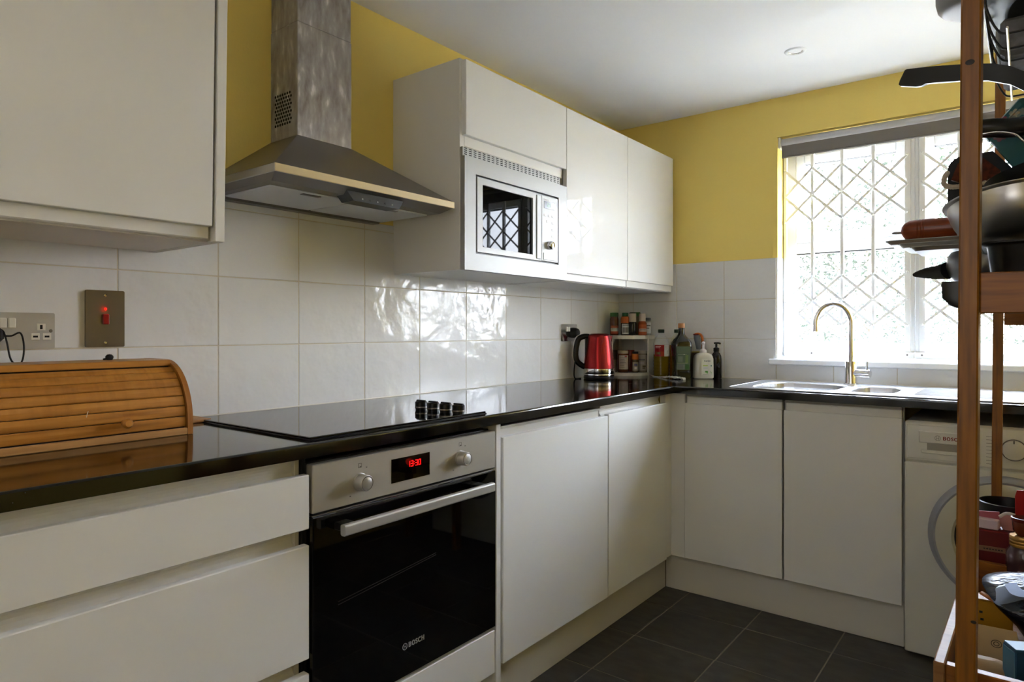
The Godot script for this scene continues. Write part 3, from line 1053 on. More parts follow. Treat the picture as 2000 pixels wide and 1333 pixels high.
# ---------------------------------------------------------------- oven
func oven():
	var o = thing("oven", "built-in single oven with steel control panel and black glass door under the hob", "oven")
	obj("body", b1(Vector3(0.03, 0.281, 1.852), Vector3(0.585, 0.87, 2.484), 0.002), m.black, o)
	obj("side_trim", b1(Vector3(0.55, 0.155, 2.4835), Vector3(0.5855, 0.8855, 2.4925), 0.001), m.black_soft, o)
	var z0 = 1.851
	var z1 = 2.4815
	var cp = obj("control_panel", b1(Vector3(0.585, 0.7575, z0), Vector3(0.6095, 0.8655, z1), 0.002), m.steel, o)
	obj("clock_window", b1(Vector3(0.609, 0.7835, 2.122), Vector3(0.6103, 0.8425, 2.2545), 0.0003), m.black_glass, cp)
	# 13:30 in seven-segment figures
	var seg = S()
	var shapes = {"1": "bc", "3": "abgcd", "0": "abcdef"}
	var zc = 2.2005
	for chr in "13:30":
		var w = 0.0078
		var h = 0.0145
		var y = 0.8155
		if chr == ":":
			for dy in [0.004, 0.0095]:
				box(seg, Vector3(0.6103, y + dy, zc - 0.0014), Vector3(0.6108, y + dy + 0.0017, zc), 0)
			zc -= 0.0044
			continue
		var th = 0.0014
		for q in shapes[chr]:
			match q:
				"a": box(seg, Vector3(0.6103, y + h - th, zc - w), Vector3(0.6108, y + h, zc), 0)
				"d": box(seg, Vector3(0.6103, y, zc - w), Vector3(0.6108, y + th, zc), 0)
				"g": box(seg, Vector3(0.6103, y + h / 2 - th / 2, zc - w), Vector3(0.6108, y + h / 2 + th / 2, zc), 0)
				"b": box(seg, Vector3(0.6103, y + h / 2, zc - w), Vector3(0.6108, y + h, zc - w + th), 0)
				"c": box(seg, Vector3(0.6103, y, zc - w), Vector3(0.6108, y + h / 2, zc - w + th), 0)
				"e": box(seg, Vector3(0.6103, y, zc - th), Vector3(0.6108, y + h / 2, zc), 0)
				"f": box(seg, Vector3(0.6103, y + h / 2, zc - th), Vector3(0.6108, y + h, zc), 0)
		zc -= w + 0.0032
	obj("clock_digits", seg, glow(Color(1.0, 0.03, 0.03), 0.45), cp)
	var lamp = OmniLight3D.new()
	lamp.name = "clock_light"
	lamp.position = Vector3(0.625, 0.824, 2.18)
	lamp.light_color = Color(1, 0.05, 0.03)
	lamp.light_energy = 0.00002
	lamp.light_size = 0.01
	lamp.shadow_enabled = true
	add_child(lamp)
	var mk = mat(Color(0.30, 0.28, 0.25), 0.6)
	for q in [[0.806, 2.3515], [0.8085, 2.0035]]:
		var kx = Transform3D(Basis(Vector3(0, 0, 1), -PI / 2), Vector3(0.6095, q[0], q[1]))
		var kb = obj("knob", l1([Vector2(0.0, 0.0275), Vector2(0.0165, 0.0275), Vector2(0.0185, 0.0255), Vector2(0.0195, 0.004), Vector2(0.0205, 0.0035), Vector2(0.0205, 0.0)], 36, kx), m.alu, cp)
		obj("knob_ring", l1([Vector2(0.0148, 0.0279), Vector2(0.0165, 0.0283), Vector2(0.0172, 0.0276)], 36, kx), m.dark_steel, kb)
		var marks = S()
		for s in [[0.034, -0.0035], [0.030, -0.022], [-0.03, 0.026]]:
			box(marks, Vector3(0.6094, q[0] + s[0], q[1] + s[1]), Vector3(0.6099, q[0] + s[0] + 0.002, q[1] + s[1] + 0.004), 0)
		var sq = [[0.033, 0.043, 0.0, 0.001], [0.033, 0.043, -0.009, -0.008], [0.033, 0.034, -0.009, 0.001], [0.042, 0.043, -0.009, 0.001]]
		for s in sq:
			box(marks, Vector3(0.6094, q[0] + s[0], q[1] + s[2] + 0.004), Vector3(0.6098, q[0] + s[1], q[1] + s[3] + 0.004), 0)
		obj("dial_marks", marks, mk, cp)
	# door: glass sheet, see-through window, bar handle
	var dr = obj("door", b1(Vector3(0.586, 0.290, z0), Vector3(0.611, 0.7495, z1), 0.002), m.black_glass, o)
	obj("door_top_edge", b1(Vector3(0.5865, 0.7497, z0 + 0.002), Vector3(0.606, 0.7525, z1 - 0.002), 0.0005), m.dark_steel, dr)
	var h = obj("handle", p1(rrect(-0.0085, -0.0125, 0.0085, 0.0125, 0.005), 0.518, T(0.655, 0.7195, 1.917)), m.alu, dr)
	for z in [1.926, 2.390]:
		obj("handle_bracket", b1(Vector3(0.609, 0.711, z), Vector3(0.650, 0.728, z + 0.035), 0.002), m.black, h)
	# oven rack seen dimly behind the glass
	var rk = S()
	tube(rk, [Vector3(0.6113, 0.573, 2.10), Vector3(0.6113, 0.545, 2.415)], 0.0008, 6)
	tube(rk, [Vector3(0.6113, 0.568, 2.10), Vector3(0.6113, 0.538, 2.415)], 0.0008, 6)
	obj("rack_lines", rk, mat(Color(0.14, 0.12, 0.09), 0.5, 0.5), dr)
	# logo and lettering
	var lg = S()
	ring_mark(lg, 0.0078, 0.0012)
	var lo = obj("logo_mark", lg, m.alu, dr)
	lo.transform = T(0.6113, 0.366, 2.2105, PI / 2)
	lettering("brand_lettering", "BOSCH", 0.0125, m.alu, dr, T(0.6113, 0.366, 2.171, PI / 2), true)
	# filler board below
	tag(obj("oven_filler", b1(Vector3(0.588, 0.152, 1.8505), Vector3(0.608, 0.279, 2.482), 0.0018), m.cream), "cream filler board below the oven door", "panel")

func ring_mark(st, r, w):            # a ring round an armature bar, facing +z
	var pts = []
	for k in 24:
		pts.append(Vector3(cos(TAU * k / 24) * r, sin(TAU * k / 24) * r, 0))
	tube(st, pts, w * 0.5, 6, true)
	for s in [-1.0, 1.0]:
		box(st, Vector3(s * r * 0.42 - w * 0.4, -r * 0.78, -0.0004), Vector3(s * r * 0.42 + w * 0.4, r * 0.78, 0.0004), 0)
	box(st, Vector3(-r * 0.42, -w * 0.4, -0.0004), Vector3(r * 0.42, w * 0.4, 0.0004), 0)

# ---------------------------------------------------------------- worktop, sink, tap
func worktop_and_sink():
	# L-shaped worktop; a hole is left for the sink bowls
	var st = S()
	var y0 = 0.886
	var y1 = 0.917
	var poly = [Vector2(0.0065, 0.0065), Vector2(2.345, 0.0065), Vector2(2.345, 0.639), Vector2(0.625, 0.639), Vector2(0.625, 3.36), Vector2(0.0065, 3.36)]
	# built as bevelled slabs that meet in one continuous top
	var sx = [0.0065, 0.82, 1.0, 1.40, 2.345]
	slab(st, [Vector2(0.0065, 0.639), Vector2(0.625, 0.639), Vector2(0.625, 3.36), Vector2(0.0065, 3.36)], y0, y1, [1])
	slab(st, [Vector2(0.0065, 0.0065), Vector2(0.87, 0.0065), Vector2(0.87, 0.639), Vector2(0.625, 0.639), Vector2(0.0065, 0.639)], y0, y1, [2])
	slab(st, [Vector2(0.87, 0.0065), Vector2(1.47, 0.0065), Vector2(1.47, 0.11), Vector2(0.87, 0.11)], y0, y1, [])
	slab(st, [Vector2(0.87, 0.54), Vector2(1.47, 0.54), Vector2(1.47, 0.639), Vector2(0.87, 0.639)], y0, y1, [2])
	slab(st, [Vector2(1.47, 0.0065), Vector2(2.345, 0.0065), Vector2(2.345, 0.639), Vector2(1.47, 0.639)], y0, y1, [2])
	tag(obj("worktop", st, m.worktop), "black speckled L-shaped worktop running along both walls", "worktop")
	tag(obj("sealant_bead", b1(Vector3(0.0052, 0.9165, 0.0052), Vector3(2.34, 0.9205, 0.0095), 0.001), m.plastic), "pale sealant line between the worktop and the window wall tiles", "sealant", "sealant lines behind the worktop")
	tag(obj("sealant_bead", b1(Vector3(0.0052, 0.9165, 0.0096), Vector3(0.0095, 0.9205, 3.3), 0.001), m.plastic), "pale sealant line between the worktop and the left wall tiles", "sealant", "sealant lines behind the worktop")
	# sink
	var s = thing("sink", "stainless steel sink with one and a half bowls and drainer set in the black worktop", "sink")
	var X0 = 0.838
	var X1 = 1.845
	var Z0 = 0.062
	var Z1 = 0.584
	# deck: outline minus the bowls and the drainer, triangulated through bridges
	var deck = S()
	var bowls = [[0.905, 0.165, 1.238, 0.532, 0.075], [1.283, 0.20, 1.447, 0.505, 0.06]]
	var outline = rrect(X0, Z0, X1, Z1, 0.045, 6)
	var yt = 0.9205
	deck_with_holes(deck, X0, X1, Z0, Z1, bowls, yt)
	# rolled rim
	var rim = []
	for p in outline:
		rim.append(Vector3(p.x, 0.9192, p.y))
	tube(deck, rim, 0.0026, 8, true)
	obj("deck", deck, m.steel_plain, s)
	var names_ = ["main_bowl", "half_bowl"]
	for i in 2:
		var b = bowls[i]
		var cx = (b[0] + b[2]) / 2
		var cz = (b[1] + b[3]) / 2
		var hx = (b[2] - b[0]) / 2
		var hz = (b[3] - b[1]) / 2
		var dep = 0.15 if i == 0 else 0.10
		var R = []
		for q in [[0.0, 1.0], [-0.004, 0.975], [-0.02, 0.96], [-dep * 0.8, 0.92], [-dep * 0.95, 0.86], [-dep, 0.72], [-dep - 0.003, 0.15]]:
			R.append([yt + q[0], hx * q[1], hz * q[1], 4.5, cx, cz])
		var bs = S()
		loft_open(bs, R, 40)
		var bo = obj(names_[i], bs, m.steel_plain, s)
		obj("waste", l1([Vector2(0, 0.004), Vector2(0.03, 0.004), Vector2(0.035, 0.001)], 20, T(cx, yt - dep - 0.002, cz)), m.chrome, bo)
	var rd = S()
	for k in 9:
		var z = 0.15 + k * 0.042
		tube(rd, [Vector3(1.51, yt - 0.0002, z), Vector3(1.78, yt - 0.0002, z + 0.01)], 0.0032, 6)
	obj("drainer_ridges", rd, m.steel_plain, s)
	# tap
	var t = thing("tap", "tall chrome swan-neck mixer tap behind the sink", "tap", Vector3(1.229, 0.9205, 0.125))
	obj("tap_body", l1([Vector2(0.0, 0.0), Vector2(0.031, 0.0), Vector2(0.031, 0.004), Vector2(0.0255, 0.006), Vector2(0.0245, 0.012), Vector2(0.0245, 0.1), Vector2(0.0235, 0.102), Vector2(0.0, 0.102)], 32), m.chrome, t)
	var pts = [Vector3(0, 0.10, 0), Vector3(0, 0.25, 0)]
	var dir = Vector3(-0.945, 0, 0.33)
	var rad = 0.072
	for k in 17:
		var a = PI * k / 16.0 * 1.02
		pts.append(Vector3(0, 0.268, 0) + dir * (rad - rad * cos(a)) + Vector3(0, rad * sin(a) * 1.25, 0))
	pts.append(pts[pts.size() - 1] + Vector3(0, -0.024, 0) - dir * 0.001)
	var sp = obj("spout", t1(pts, 0.0102, 18), m.chrome, t)
	obj("outlet", l1([Vector2(0.0095, 0.0), Vector2(0.0112, 0.0), Vector2(0.0112, 0.012), Vector2(0.0095, 0.012)], 18, Transform3D(Basis.IDENTITY, pts[pts.size() - 1] + Vector3(0, -0.004, 0))), m.chrome, sp)
	var hb = Vector3(0.94, 0.0, 0.28).normalized()
	var lv = obj("mixer_arm", t1([hb * 0.018 + Vector3(0, 0.052, 0), hb * 0.082 + Vector3(0, 0.052, 0)], 0.0165, 22), m.chrome, t)
	obj("lever", t1([hb * 0.068 + Vector3(0, 0.06, 0), hb * 0.070 + Vector3(0, 0.105, 0.004)], 0.0048, 12), m.chrome, lv)

func slab(st, poly, y0, y1, fronts):      # worktop piece; the edges listed are open to view and rounded
	var r = 0.006
	var n = poly.size()
	var pv = PackedVector2Array(poly)
	var top = []
	for p in poly: top.append(p)
	for f in fronts:
		var a = poly[f]
		var b = poly[(f + 1) % n]
		var c = Vector2.ZERO
		for p in poly: c += p / n
		var e = (b - a).normalized()
		var nn = Vector2(e.y, -e.x)
		if nn.dot(a - c) < 0: nn = -nn
		top[f] -= nn * r
		top[(f + 1) % n] -= nn * r
		var prev = [a, b, y1 - r]
		for k in range(1, 5):
			var g = PI / 2 * k / 4.0
			var pa = a - nn * (r - r * cos(g))
			var pb = b - nn * (r - r * cos(g))
			var y = y1 - r + r * sin(g)
			quad(st, Vector3(prev[0].x, prev[2], prev[0].y), Vector3(prev[1].x, prev[2], prev[1].y), Vector3(pb.x, y, pb.y), Vector3(pa.x, y, pa.y), Vector3(nn.x, 0.6, nn.y))
			prev = [pa, pb, y]
		quad(st, Vector3(a.x, y0, a.y), Vector3(b.x, y0, b.y), Vector3(b.x, y1 - r, b.y), Vector3(a.x, y1 - r, a.y), Vector3(nn.x, 0, nn.y))
	var idx = Geometry2D.triangulate_polygon(PackedVector2Array(top))
	for i in range(0, idx.size(), 3):
		var q = [top[idx[i]], top[idx[i + 1]], top[idx[i + 2]]]
		tri(st, Vector3(q[0].x, y1, q[0].y), Vector3(q[1].x, y1, q[1].y), Vector3(q[2].x, y1, q[2].y), Vector3.UP)
	idx = Geometry2D.triangulate_polygon(pv)
	for i in range(0, idx.size(), 3):
		var q = [pv[idx[i]], pv[idx[i + 1]], pv[idx[i + 2]]]
		tri(st, Vector3(q[0].x, y0, q[0].y), Vector3(q[1].x, y0, q[1].y), Vector3(q[2].x, y0, q[2].y), Vector3.DOWN)

func deck_with_holes(st, X0, X1, Z0, Z1, bowls, y):
	# strips between the holes, and a ring of quads round each hole
	var b0 = bowls[0]
	var b1_ = bowls[1]
	var cut = [[X0, 0.89], [0.89, 1.256], [1.256, 1.46], [1.46, X1]]
	for i in 4:
		var a = cut[i][0]
		var b = cut[i][1]
		if i == 0 or i == 3:
			var g = rrect(a, Z0, b, Z1, 0.045, 6)
			var keep = []
			for p in g:
				keep.append(Vector2(p.x, p.y))
			if i == 0:
				keep = []
				for p in rrect(X0, Z0, b + 0.1, Z1, 0.045, 6):
					keep.append(Vector2(minf(p.x, b), p.y))
			else:
				keep = []
				for p in rrect(a - 0.1, Z0, X1, Z1, 0.045, 6):
					keep.append(Vector2(maxf(p.x, a), p.y))
			var clean = [keep[0]]
			for p in keep:
				if p.distance_to(clean[clean.size() - 1]) > 1e-5: clean.append(p)
			var idx = Geometry2D.triangulate_polygon(PackedVector2Array(clean))
			for k in range(0, idx.size(), 3):
				var q = [clean[idx[k]], clean[idx[k + 1]], clean[idx[k + 2]]]
				tri(st, Vector3(q[0].x, y, q[0].y), Vector3(q[1].x, y, q[1].y), Vector3(q[2].x, y, q[2].y), Vector3.UP)
		else:
			var w = b0 if i == 1 else b1_
			var cx = (w[0] + w[2]) / 2
			var cz = (w[1] + w[3]) / 2
			var n = 80
			var prev = null
			for k in n + 1:
				var t = TAU * k / n
				var inn = Vector2(cx + signf(cos(t)) * pow(absf(cos(t)), 2.0 / 4.5) * (w[2] - w[0]) / 2, cz + signf(sin(t)) * pow(absf(sin(t)), 2.0 / 4.5) * (w[3] - w[1]) / 2)
				# project on to the rectangle of this strip
				var d = Vector2(cos(t), sin(t))
				var f = minf((b - cx if d.x > 0 else cx - a) / maxf(absf(d.x), 1e-6), (Z1 - cz if d.y > 0 else cz - Z0) / maxf(absf(d.y), 1e-6))
				var o = Vector2(cx, cz) + d * f
				if prev != null:
					# corners of the rectangle are put in where the sides change
					var cor = null
					if absf(prev[1].x - o.x) > 1e-5 and absf(prev[1].y - o.y) > 1e-5:
						cor = Vector2(b if d.x > 0 else a, Z1 if d.y > 0 else Z0)
					var P = func(v): return Vector3(v.x, y, v.y)
					tri(st, P.call(prev[0]), P.call(inn), P.call(o), Vector3.UP)
					tri(st, P.call(prev[0]), P.call(o), P.call(prev[1]), Vector3.UP)
					if cor != null:
						tri(st, P.call(prev[1]), P.call(cor), P.call(o), Vector3.UP)
				prev = [inn, o]

func loft_open(st, rings, seg):      # a bowl seen from inside
	var R = []
	for q in rings:
		var ring = []
		for k in seg:
			var t = TAU * k / seg
			ring.append(Vector3(signf(cos(t)) * pow(absf(cos(t)), 2.0 / q[3]) * q[1] + q[4], q[0], signf(sin(t)) * pow(absf(sin(t)), 2.0 / q[3]) * q[2] + q[5]))
		R.append(ring)
	for i in R.size() - 1:
		var c = Vector3(rings[i][4], rings[i][0] + 0.05, rings[i][5])
		for k in seg:
			var l = (k + 1) % seg
			var inw = c - R[i][k]
			qs(st, R[i][k], R[i][l], R[i + 1][l], R[i + 1][k], inw)

# ---------------------------------------------------------------- washing machine
func washer():
	var w = thing("washing_machine", "white front-loading washing machine under the worktop, partly behind the wooden shelf unit", "washing machine", Vector3(0, 0, 0))
	var z = 0.62
	var wm = mat(Color(0.86, 0.85, 0.81), 0.3)
	obj("body", b1(Vector3(1.4965, 0.012, 0.05), Vector3(2.096, 0.838, z - 0.012), 0.006), wm, w)
	obj("front_panel", b1(Vector3(1.4965, 0.012, z - 0.014), Vector3(2.096, 0.692, z), 0.004), wm, w)
	var cp = obj("control_panel", b1(Vector3(1.4975, 0.698, z - 0.014), Vector3(2.095, 0.836, z + 0.002), 0.005), wm, w)
	obj("drawer", b1(Vector3(1.505, 0.707, z), Vector3(1.72, 0.826, z + 0.004), 0.002), wm, cp)
	# drawer handle recess, its shade painted as a darker patch
	obj("drawer_lip", b1(Vector3(1.541, 0.765, z + 0.003), Vector3(1.715, 0.807, z + 0.0085), 0.003), wm, cp)
	obj("drawer_recess_shade", b1(Vector3(1.566, 0.741, z + 0.002), Vector3(1.712, 0.764, z + 0.0046), 0.0), mat(Color(0.60, 0.58, 0.53), 0.5), cp)
	obj("drawer_ledge", b1(Vector3(1.548, 0.728, z + 0.003), Vector3(1.715, 0.7395, z + 0.0085), 0.003), wm, cp)
	var lg = S()
	ring_mark(lg, 0.0085, 0.0012)
	obj("logo_mark", lg, m.dark_steel, cp).transform = T(1.598, 0.785, z + 0.009)
	lettering("brand_lettering", "BOSCH", 0.0122, mat(Color(0.52, 0.05, 0.06), 0.5), cp, T(1.640, 0.785, z + 0.0088), true)
	var mk = S()
	for k in 9:
		box(mk, Vector3(1.735, 0.712 + k * 0.0115, z + 0.0018), Vector3(1.757, 0.7132 + k * 0.0115, z + 0.0024), 0)
		box(mk, Vector3(1.86, 0.712 + k * 0.0115, z + 0.0018), Vector3(1.885, 0.7132 + k * 0.0115, z + 0.0024), 0)
	obj("programme_marks", mk, m.dark_steel, cp)
	var dl = obj("dial", l1([Vector2(0, 0.024), Vector2(0.028, 0.024), Vector2(0.031, 0.021), Vector2(0.033, 0.0)], 40, Transform3D(Basis(Vector3(1, 0, 0), PI / 2), Vector3(1.810, 0.766, z + 0.002))), wm, cp)
	var rp = []
	for k in 32:
		rp.append(Vector3(1.810 + cos(TAU * k / 32) * 0.0335, 0.766 + sin(TAU * k / 32) * 0.0335, z + 0.006))
	obj("dial_ring", t1(rp, 0.0022, 8, true), m.dark_steel, dl)
	obj("dial_pointer", b1(Vector3(1.8085, 0.789, z + 0.022), Vector3(1.8115, 0.799, z + 0.0265), 0.0005), m.black, dl)
	# porthole door
	var dx = Transform3D(Basis(Vector3(1, 0, 0), PI / 2), Vector3(1.7884, 0.4553, z))
	var d = obj("door", l1([Vector2(0.142, 0.012), Vector2(0.150, 0.026), Vector2(0.170, 0.030), Vector2(0.198, 0.024)], 64, dx), mat(Color(0.80, 0.78, 0.70), 0.3), w)
	obj("door_ring", l1([Vector2(0.197, 0.0245), Vector2(0.203, 0.026), Vector2(0.214, 0.018), Vector2(0.221, 0.0)], 64, dx), mat(Color(0.62, 0.62, 0.65), 0.4, 0.1), d)
	obj("door_glass", l1([Vector2(0.0, 0.0145), Vector2(0.11, 0.0135), Vector2(0.1425, 0.0125)], 48, dx), m.black_glass, d)
	var ft = S()
	for p in [[1.53, 0.09], [2.06, 0.09], [1.53, 0.57], [2.06, 0.57]]:
		lathe(ft, [Vector2(0, 0.0), Vector2(0.02, 0.0), Vector2(0.02, 0.014)], 12, T(p[0], 0.0005, p[1]))
	obj("feet", ft, m.black, w)

# ---------------------------------------------------------------- hob
func hob():
	var h = thing("hob", "black ceramic glass hob set in the worktop below the cooker hood", "hob")
	obj("trim", b1(Vector3(0.0665, 0.9172, 1.873), Vector3(0.5965, 0.9195, 2.4795), 0.001), m.black, h)
	obj("glass_plate", b1(Vector3(0.069, 0.9195, 1.8755), Vector3(0.594, 0.9245, 2.477), 0.0015), m.black_glass, h)
	for x in [0.424, 0.474, 0.524, 0.574]:
		var k = obj("knob", l1([Vector2(0, 0.026), Vector2(0.0155, 0.026), Vector2(0.018, 0.0235), Vector2(0.0178, 0.006), Vector2(0.0165, 0.0)], 28, T(x, 0.9245, 1.972)), m.black, h)
		obj("knob_grip", b1(Vector3(x - 0.0175, 0.9495, 1.968), Vector3(x + 0.0175, 0.9545, 1.976), 0.0015), m.black, k)
		obj("knob_ring", l1([Vector2(0.0181, 0.007), Vector2(0.0187, 0.008), Vector2(0.0187, 0.010), Vector2(0.0181, 0.011)], 28, T(x, 0.9245, 1.972)), m.dark_steel, k)

# ---------------------------------------------------------------- bread bin and the things on the left worktop
func bread_bin():
	var b = thing("bread_bin", "bamboo roll-top bread bin with a small round knob, on the worktop at the far left", "bread bin", Vector3(0, 0.917, 0))
	var zr = 2.588
	var zl = 3.02
	# side profile: flat back and top, curved front
	var prof = func(r):
		var out = [Vector2(0.062 + r, 0.0005), Vector2(0.062 + r, 0.173 - r)]
		for k in 13:
			var a = PI / 2 - PI / 2 * k / 12.0
			out.append(Vector2(0.165 + cos(a) * (0.128 - r), 0.03 + sin(a) * (0.143 - r)))
		out.append(Vector2(0.293 - r, 0.0005))
		return out
	for z in [zr, zl - 0.012]:
		obj("side_panel", p1(prof.call(0.0), 0.012, Transform3D(Basis.IDENTITY, Vector3(0, 0, z))), m.bamboo_v, b)
	obj("top_board", b1(Vector3(0.062, 0.158, zr + 0.012), Vector3(0.206, 0.1728, zl - 0.012), 0.0015), m.bamboo[1], b)
	obj("back_board", b1(Vector3(0.062, 0.0005, zr + 0.012), Vector3(0.072, 0.16, zl - 0.012), 0.001), m.bamboo[1], b)
	obj("base_board", b1(Vector3(0.072, 0.0005, zr + 0.012), Vector3(0.291, 0.010, zl - 0.012), 0.001), m.bamboo_pale, b)
	obj("front_rail", b1(Vector3(0.272, 0.0005, zr + 0.012), Vector3(0.2925, 0.016, zl - 0.012), 0.0015), m.bamboo_pale, b)
	obj("interior_shade", p1(prof.call(0.012), zl - zr - 0.03, Transform3D(Basis.IDENTITY, Vector3(0.0005, 0.002, zr + 0.015))), m.dark_gap, b)  # dark solid stands for the shade inside the bin
	# slats of the roll top
	var n = 8
	var a0 = PI / 2 * 0.765
	var path = []
	for k in n + 1:
		var L = 0.196 * k / n           # distance along the curve from the top
		var arc = 0.133 * a0
		if L < arc:
			var a = a0 - L / 0.133
			path.append(Vector2(0.165 + cos(a) * 0.121, 0.03 + sin(a) * 0.135))
		else:
			path.append(Vector2(0.286, maxf(0.017, 0.03 - (L - arc))))
	for k in n:
		var p = path[k]
		var q = path[k + 1]
		if p.distance_to(q) < 0.004:
			continue
		var e = (q - p).normalized()
		var nn = Vector2(-e.y, e.x)
		if nn.x + nn.y < 0: nn = -nn
		var g = e * 0.0009
		var c0 = p + g
		var c1 = q - g
		var bulge = (c0 + c1) / 2 + nn * 0.0024
		var lo = nn * -0.005
		var poly = [c0 + lo, c0, c0 + e * 0.002 + nn * 0.0014, bulge, c1 - e * 0.002 + nn * 0.0014, c1, c1 + lo]
		obj("slat", p1(poly, zl - zr - 0.03, Transform3D(Basis.IDENTITY, Vector3(0, 0, zr + 0.0145))), m.bamboo[(k * 2 + k / 3) % 3], b)
	var kd = Transform3D(Basis(Vector3(0, 0, 1), -PI / 2 + 0.05), Vector3(0.288, 0.041, 2.737))
	obj("knob", l1([Vector2(0.0, 0.026), Vector2(0.007, 0.0255), Vector2(0.0108, 0.021), Vector2(0.0112, 0.016), Vector2(0.008, 0.010), Vector2(0.006, 0.004), Vector2(0.0065, 0.0)], 24, kd), m.bamboo[2], b)
	var sc = S()
	tube(sc, [Vector3(0.2925, 0.062, 2.812), Vector3(0.2905, 0.071, 2.809), Vector3(0.2893, 0.074, 2.8075)], 0.0007, 5)
	obj("scratch", sc, mat(Color(0.85, 0.82, 0.78), 0.6), b)
	# little peg of the stopper behind the bin, and a strip of pale wood beside it
	var pg = thing("stopper", "small black round stopper lying on top of the bread bin", "stopper", Vector3(0.105, 1.0895, 2.697))
	obj("head", l1([Vector2(0, 0.0), Vector2(0.006, 0.0005), Vector2(0.0085, 0.005), Vector2(0.0085, 0.0095), Vector2(0.005, 0.0135), Vector2(0, 0.0145)], 20), m.black_soft, pg)
	obj("stem", t1([Vector3(0, 0.004, 0.004), Vector3(-0.002, 0.002, 0.013)], 0.0024, 8), m.black_soft, pg)
	tag(obj("wooden_strip", b1(Vector3(0.03, 0.9175, 2.455), Vector3(0.125, 0.9255, 2.585), 0.0015), m.bamboo_pale), "flat strip of pale wood sticking out beside the bread bin", "board")

# ---------------------------------------------------------------- sockets and switches
func sockets():
	var x = 0.0058
	# double socket with a charger
	var s = thing("double_socket", "brushed steel double socket on the tiled wall above the bread bin", "socket", Vector3(x, 1.16, 2.8545))
	obj("face_plate", plate(0.0735, 0.0425, 0.006), m.alu, s)
	for k in 2:
		var z = 0.012 + (0.017 if k == 1 else 0.0) - 0.008
		obj("rocker", b1(Vector3(0.005, 0.006, z), Vector3(0.0105, 0.030, z + 0.0145), 0.002), m.plastic, s)
	for c in [-0.042, 0.046]:
		socket_holes(s, c)
	for z in [-0.0655, 0.0655]:
		obj("screw", l1([Vector2(0, 0.0018), Vector2(0.003, 0.0016), Vector2(0.0042, 0)], 14, Transform3D(Basis(Vector3(0, 0, 1), -PI / 2), Vector3(0.0058, 0, z))), m.dark_steel, s)
	var ch = thing("charger_plug", "black charger plug with a looped cable in the socket above the bread bin", "plug", Vector3(x + 0.006, 1.155, 2.905))
	obj("plug_body", b1(Vector3(0.0005, -0.02, -0.018), Vector3(0.035, 0.012, 0.024), 0.008), m.black_soft, ch)
	var cab = smooth([Vector3(0.03, -0.006, -0.017), Vector3(0.034, -0.006, -0.03), Vector3(0.036, 0.0, -0.046), Vector3(0.034, -0.03, -0.053), Vector3(0.034, -0.062, -0.05), Vector3(0.034, -0.072, -0.04), Vector3(0.034, -0.058, -0.028), Vector3(0.03, -0.02, -0.022), Vector3(0.028, 0.004, -0.016), Vector3(0.022, 0.01, -0.006)], 6)
	obj("cable", t1(cab, 0.0019, 8), m.black_soft, ch)
	# cooker switch
	var w = thing("cooker_switch", "tall brushed steel cooker switch plate with a red rocker and lit red lamp", "switch", Vector3(x, 1.1905, 2.671))
	obj("face_plate", plate(0.0445, 0.0715, 0.007), mat(Color(0.50, 0.46, 0.40), 0.36, 1.0), w)
	obj("rocker", b1(Vector3(0.006, -0.0145, -0.0075), Vector3(0.0125, 0.012, 0.0075), 0.002), mat(Color(0.55, 0.015, 0.02), 0.3), w)
	obj("lamp", l1([Vector2(0, 0.0014), Vector2(0.0024, 0.0012), Vector2(0.0032, 0.0)], 16, Transform3D(Basis(Vector3(0, 0, 1), -PI / 2), Vector3(0.0068, 0.0245, 0))), m.red_light, w)
	for y in [-0.06, 0.0585]:
		obj("screw", l1([Vector2(0, 0.0018), Vector2(0.003, 0.0016), Vector2(0.0042, 0)], 14, Transform3D(Basis(Vector3(0, 0, 1), -PI / 2), Vector3(0.0068, y, 0))), m.chrome, w)
	var lp = OmniLight3D.new()
	lp.name = "switch_lamp_light"
	lp.position = Vector3(x + 0.014, 1.215, 2.671)
	lp.light_color = Color(1, 0.06, 0.03)
	lp.light_energy = 0.00003
	lp.light_size = 0.004
	lp.shadow_enabled = true
	add_child(lp)
	# socket behind the kettle
	var k = thing("double_socket", "chrome double socket on the tiles behind the red kettle", "socket", Vector3(x, 1.1485, 0.533))
	obj("face_plate", plate(0.0735, 0.0425, 0.006), m.chrome, k)
	for j in 2:
		var z = -0.004 + (0.017 if j == 1 else 0.0)
		obj("rocker", b1(Vector3(0.005, 0.006, z), Vector3(0.0105, 0.030, z + 0.0145), 0.002), m.plastic, k)
	socket_holes(k, 0.046)
	var kp = thing("kettle_plug", "black plug and cable of the red kettle in the chrome socket", "plug", Vector3(x + 0.006, 1.148, 0.497))
	obj("plug_body", l1([Vector2(0, 0.034), Vector2(0.016, 0.033), Vector2(0.0215, 0.028), Vector2(0.0255, 0.012), Vector2(0.0265, 0.0005), Vector2(0, 0.0005)], 24, Transform3D(Basis(Vector3(0, 0, 1), -PI / 2), Vector3.ZERO)), m.black_soft, kp)
	var c2 = smooth([Vector3(0.032, -0.016, 0.0), Vector3(0.045, -0.05, 0.01), Vector3(0.04, -0.12, 0.035), Vector3(0.045, -0.19, 0.06), Vector3(0.052, -0.2275, 0.062), Vector3(0.066, -0.2285, 0.030)], 6)
	obj("cable", t1(c2, 0.0032, 8), m.black_soft, kp)

func plate(hz, hy, t):
	return p1(rrect(-hz, -hy, hz, hy, 0.004, 4), t, Transform3D(Basis(Vector3(0, 0, -1), Vector3(0, 1, 0), Vector3(1, 0, 0)), Vector3.ZERO))

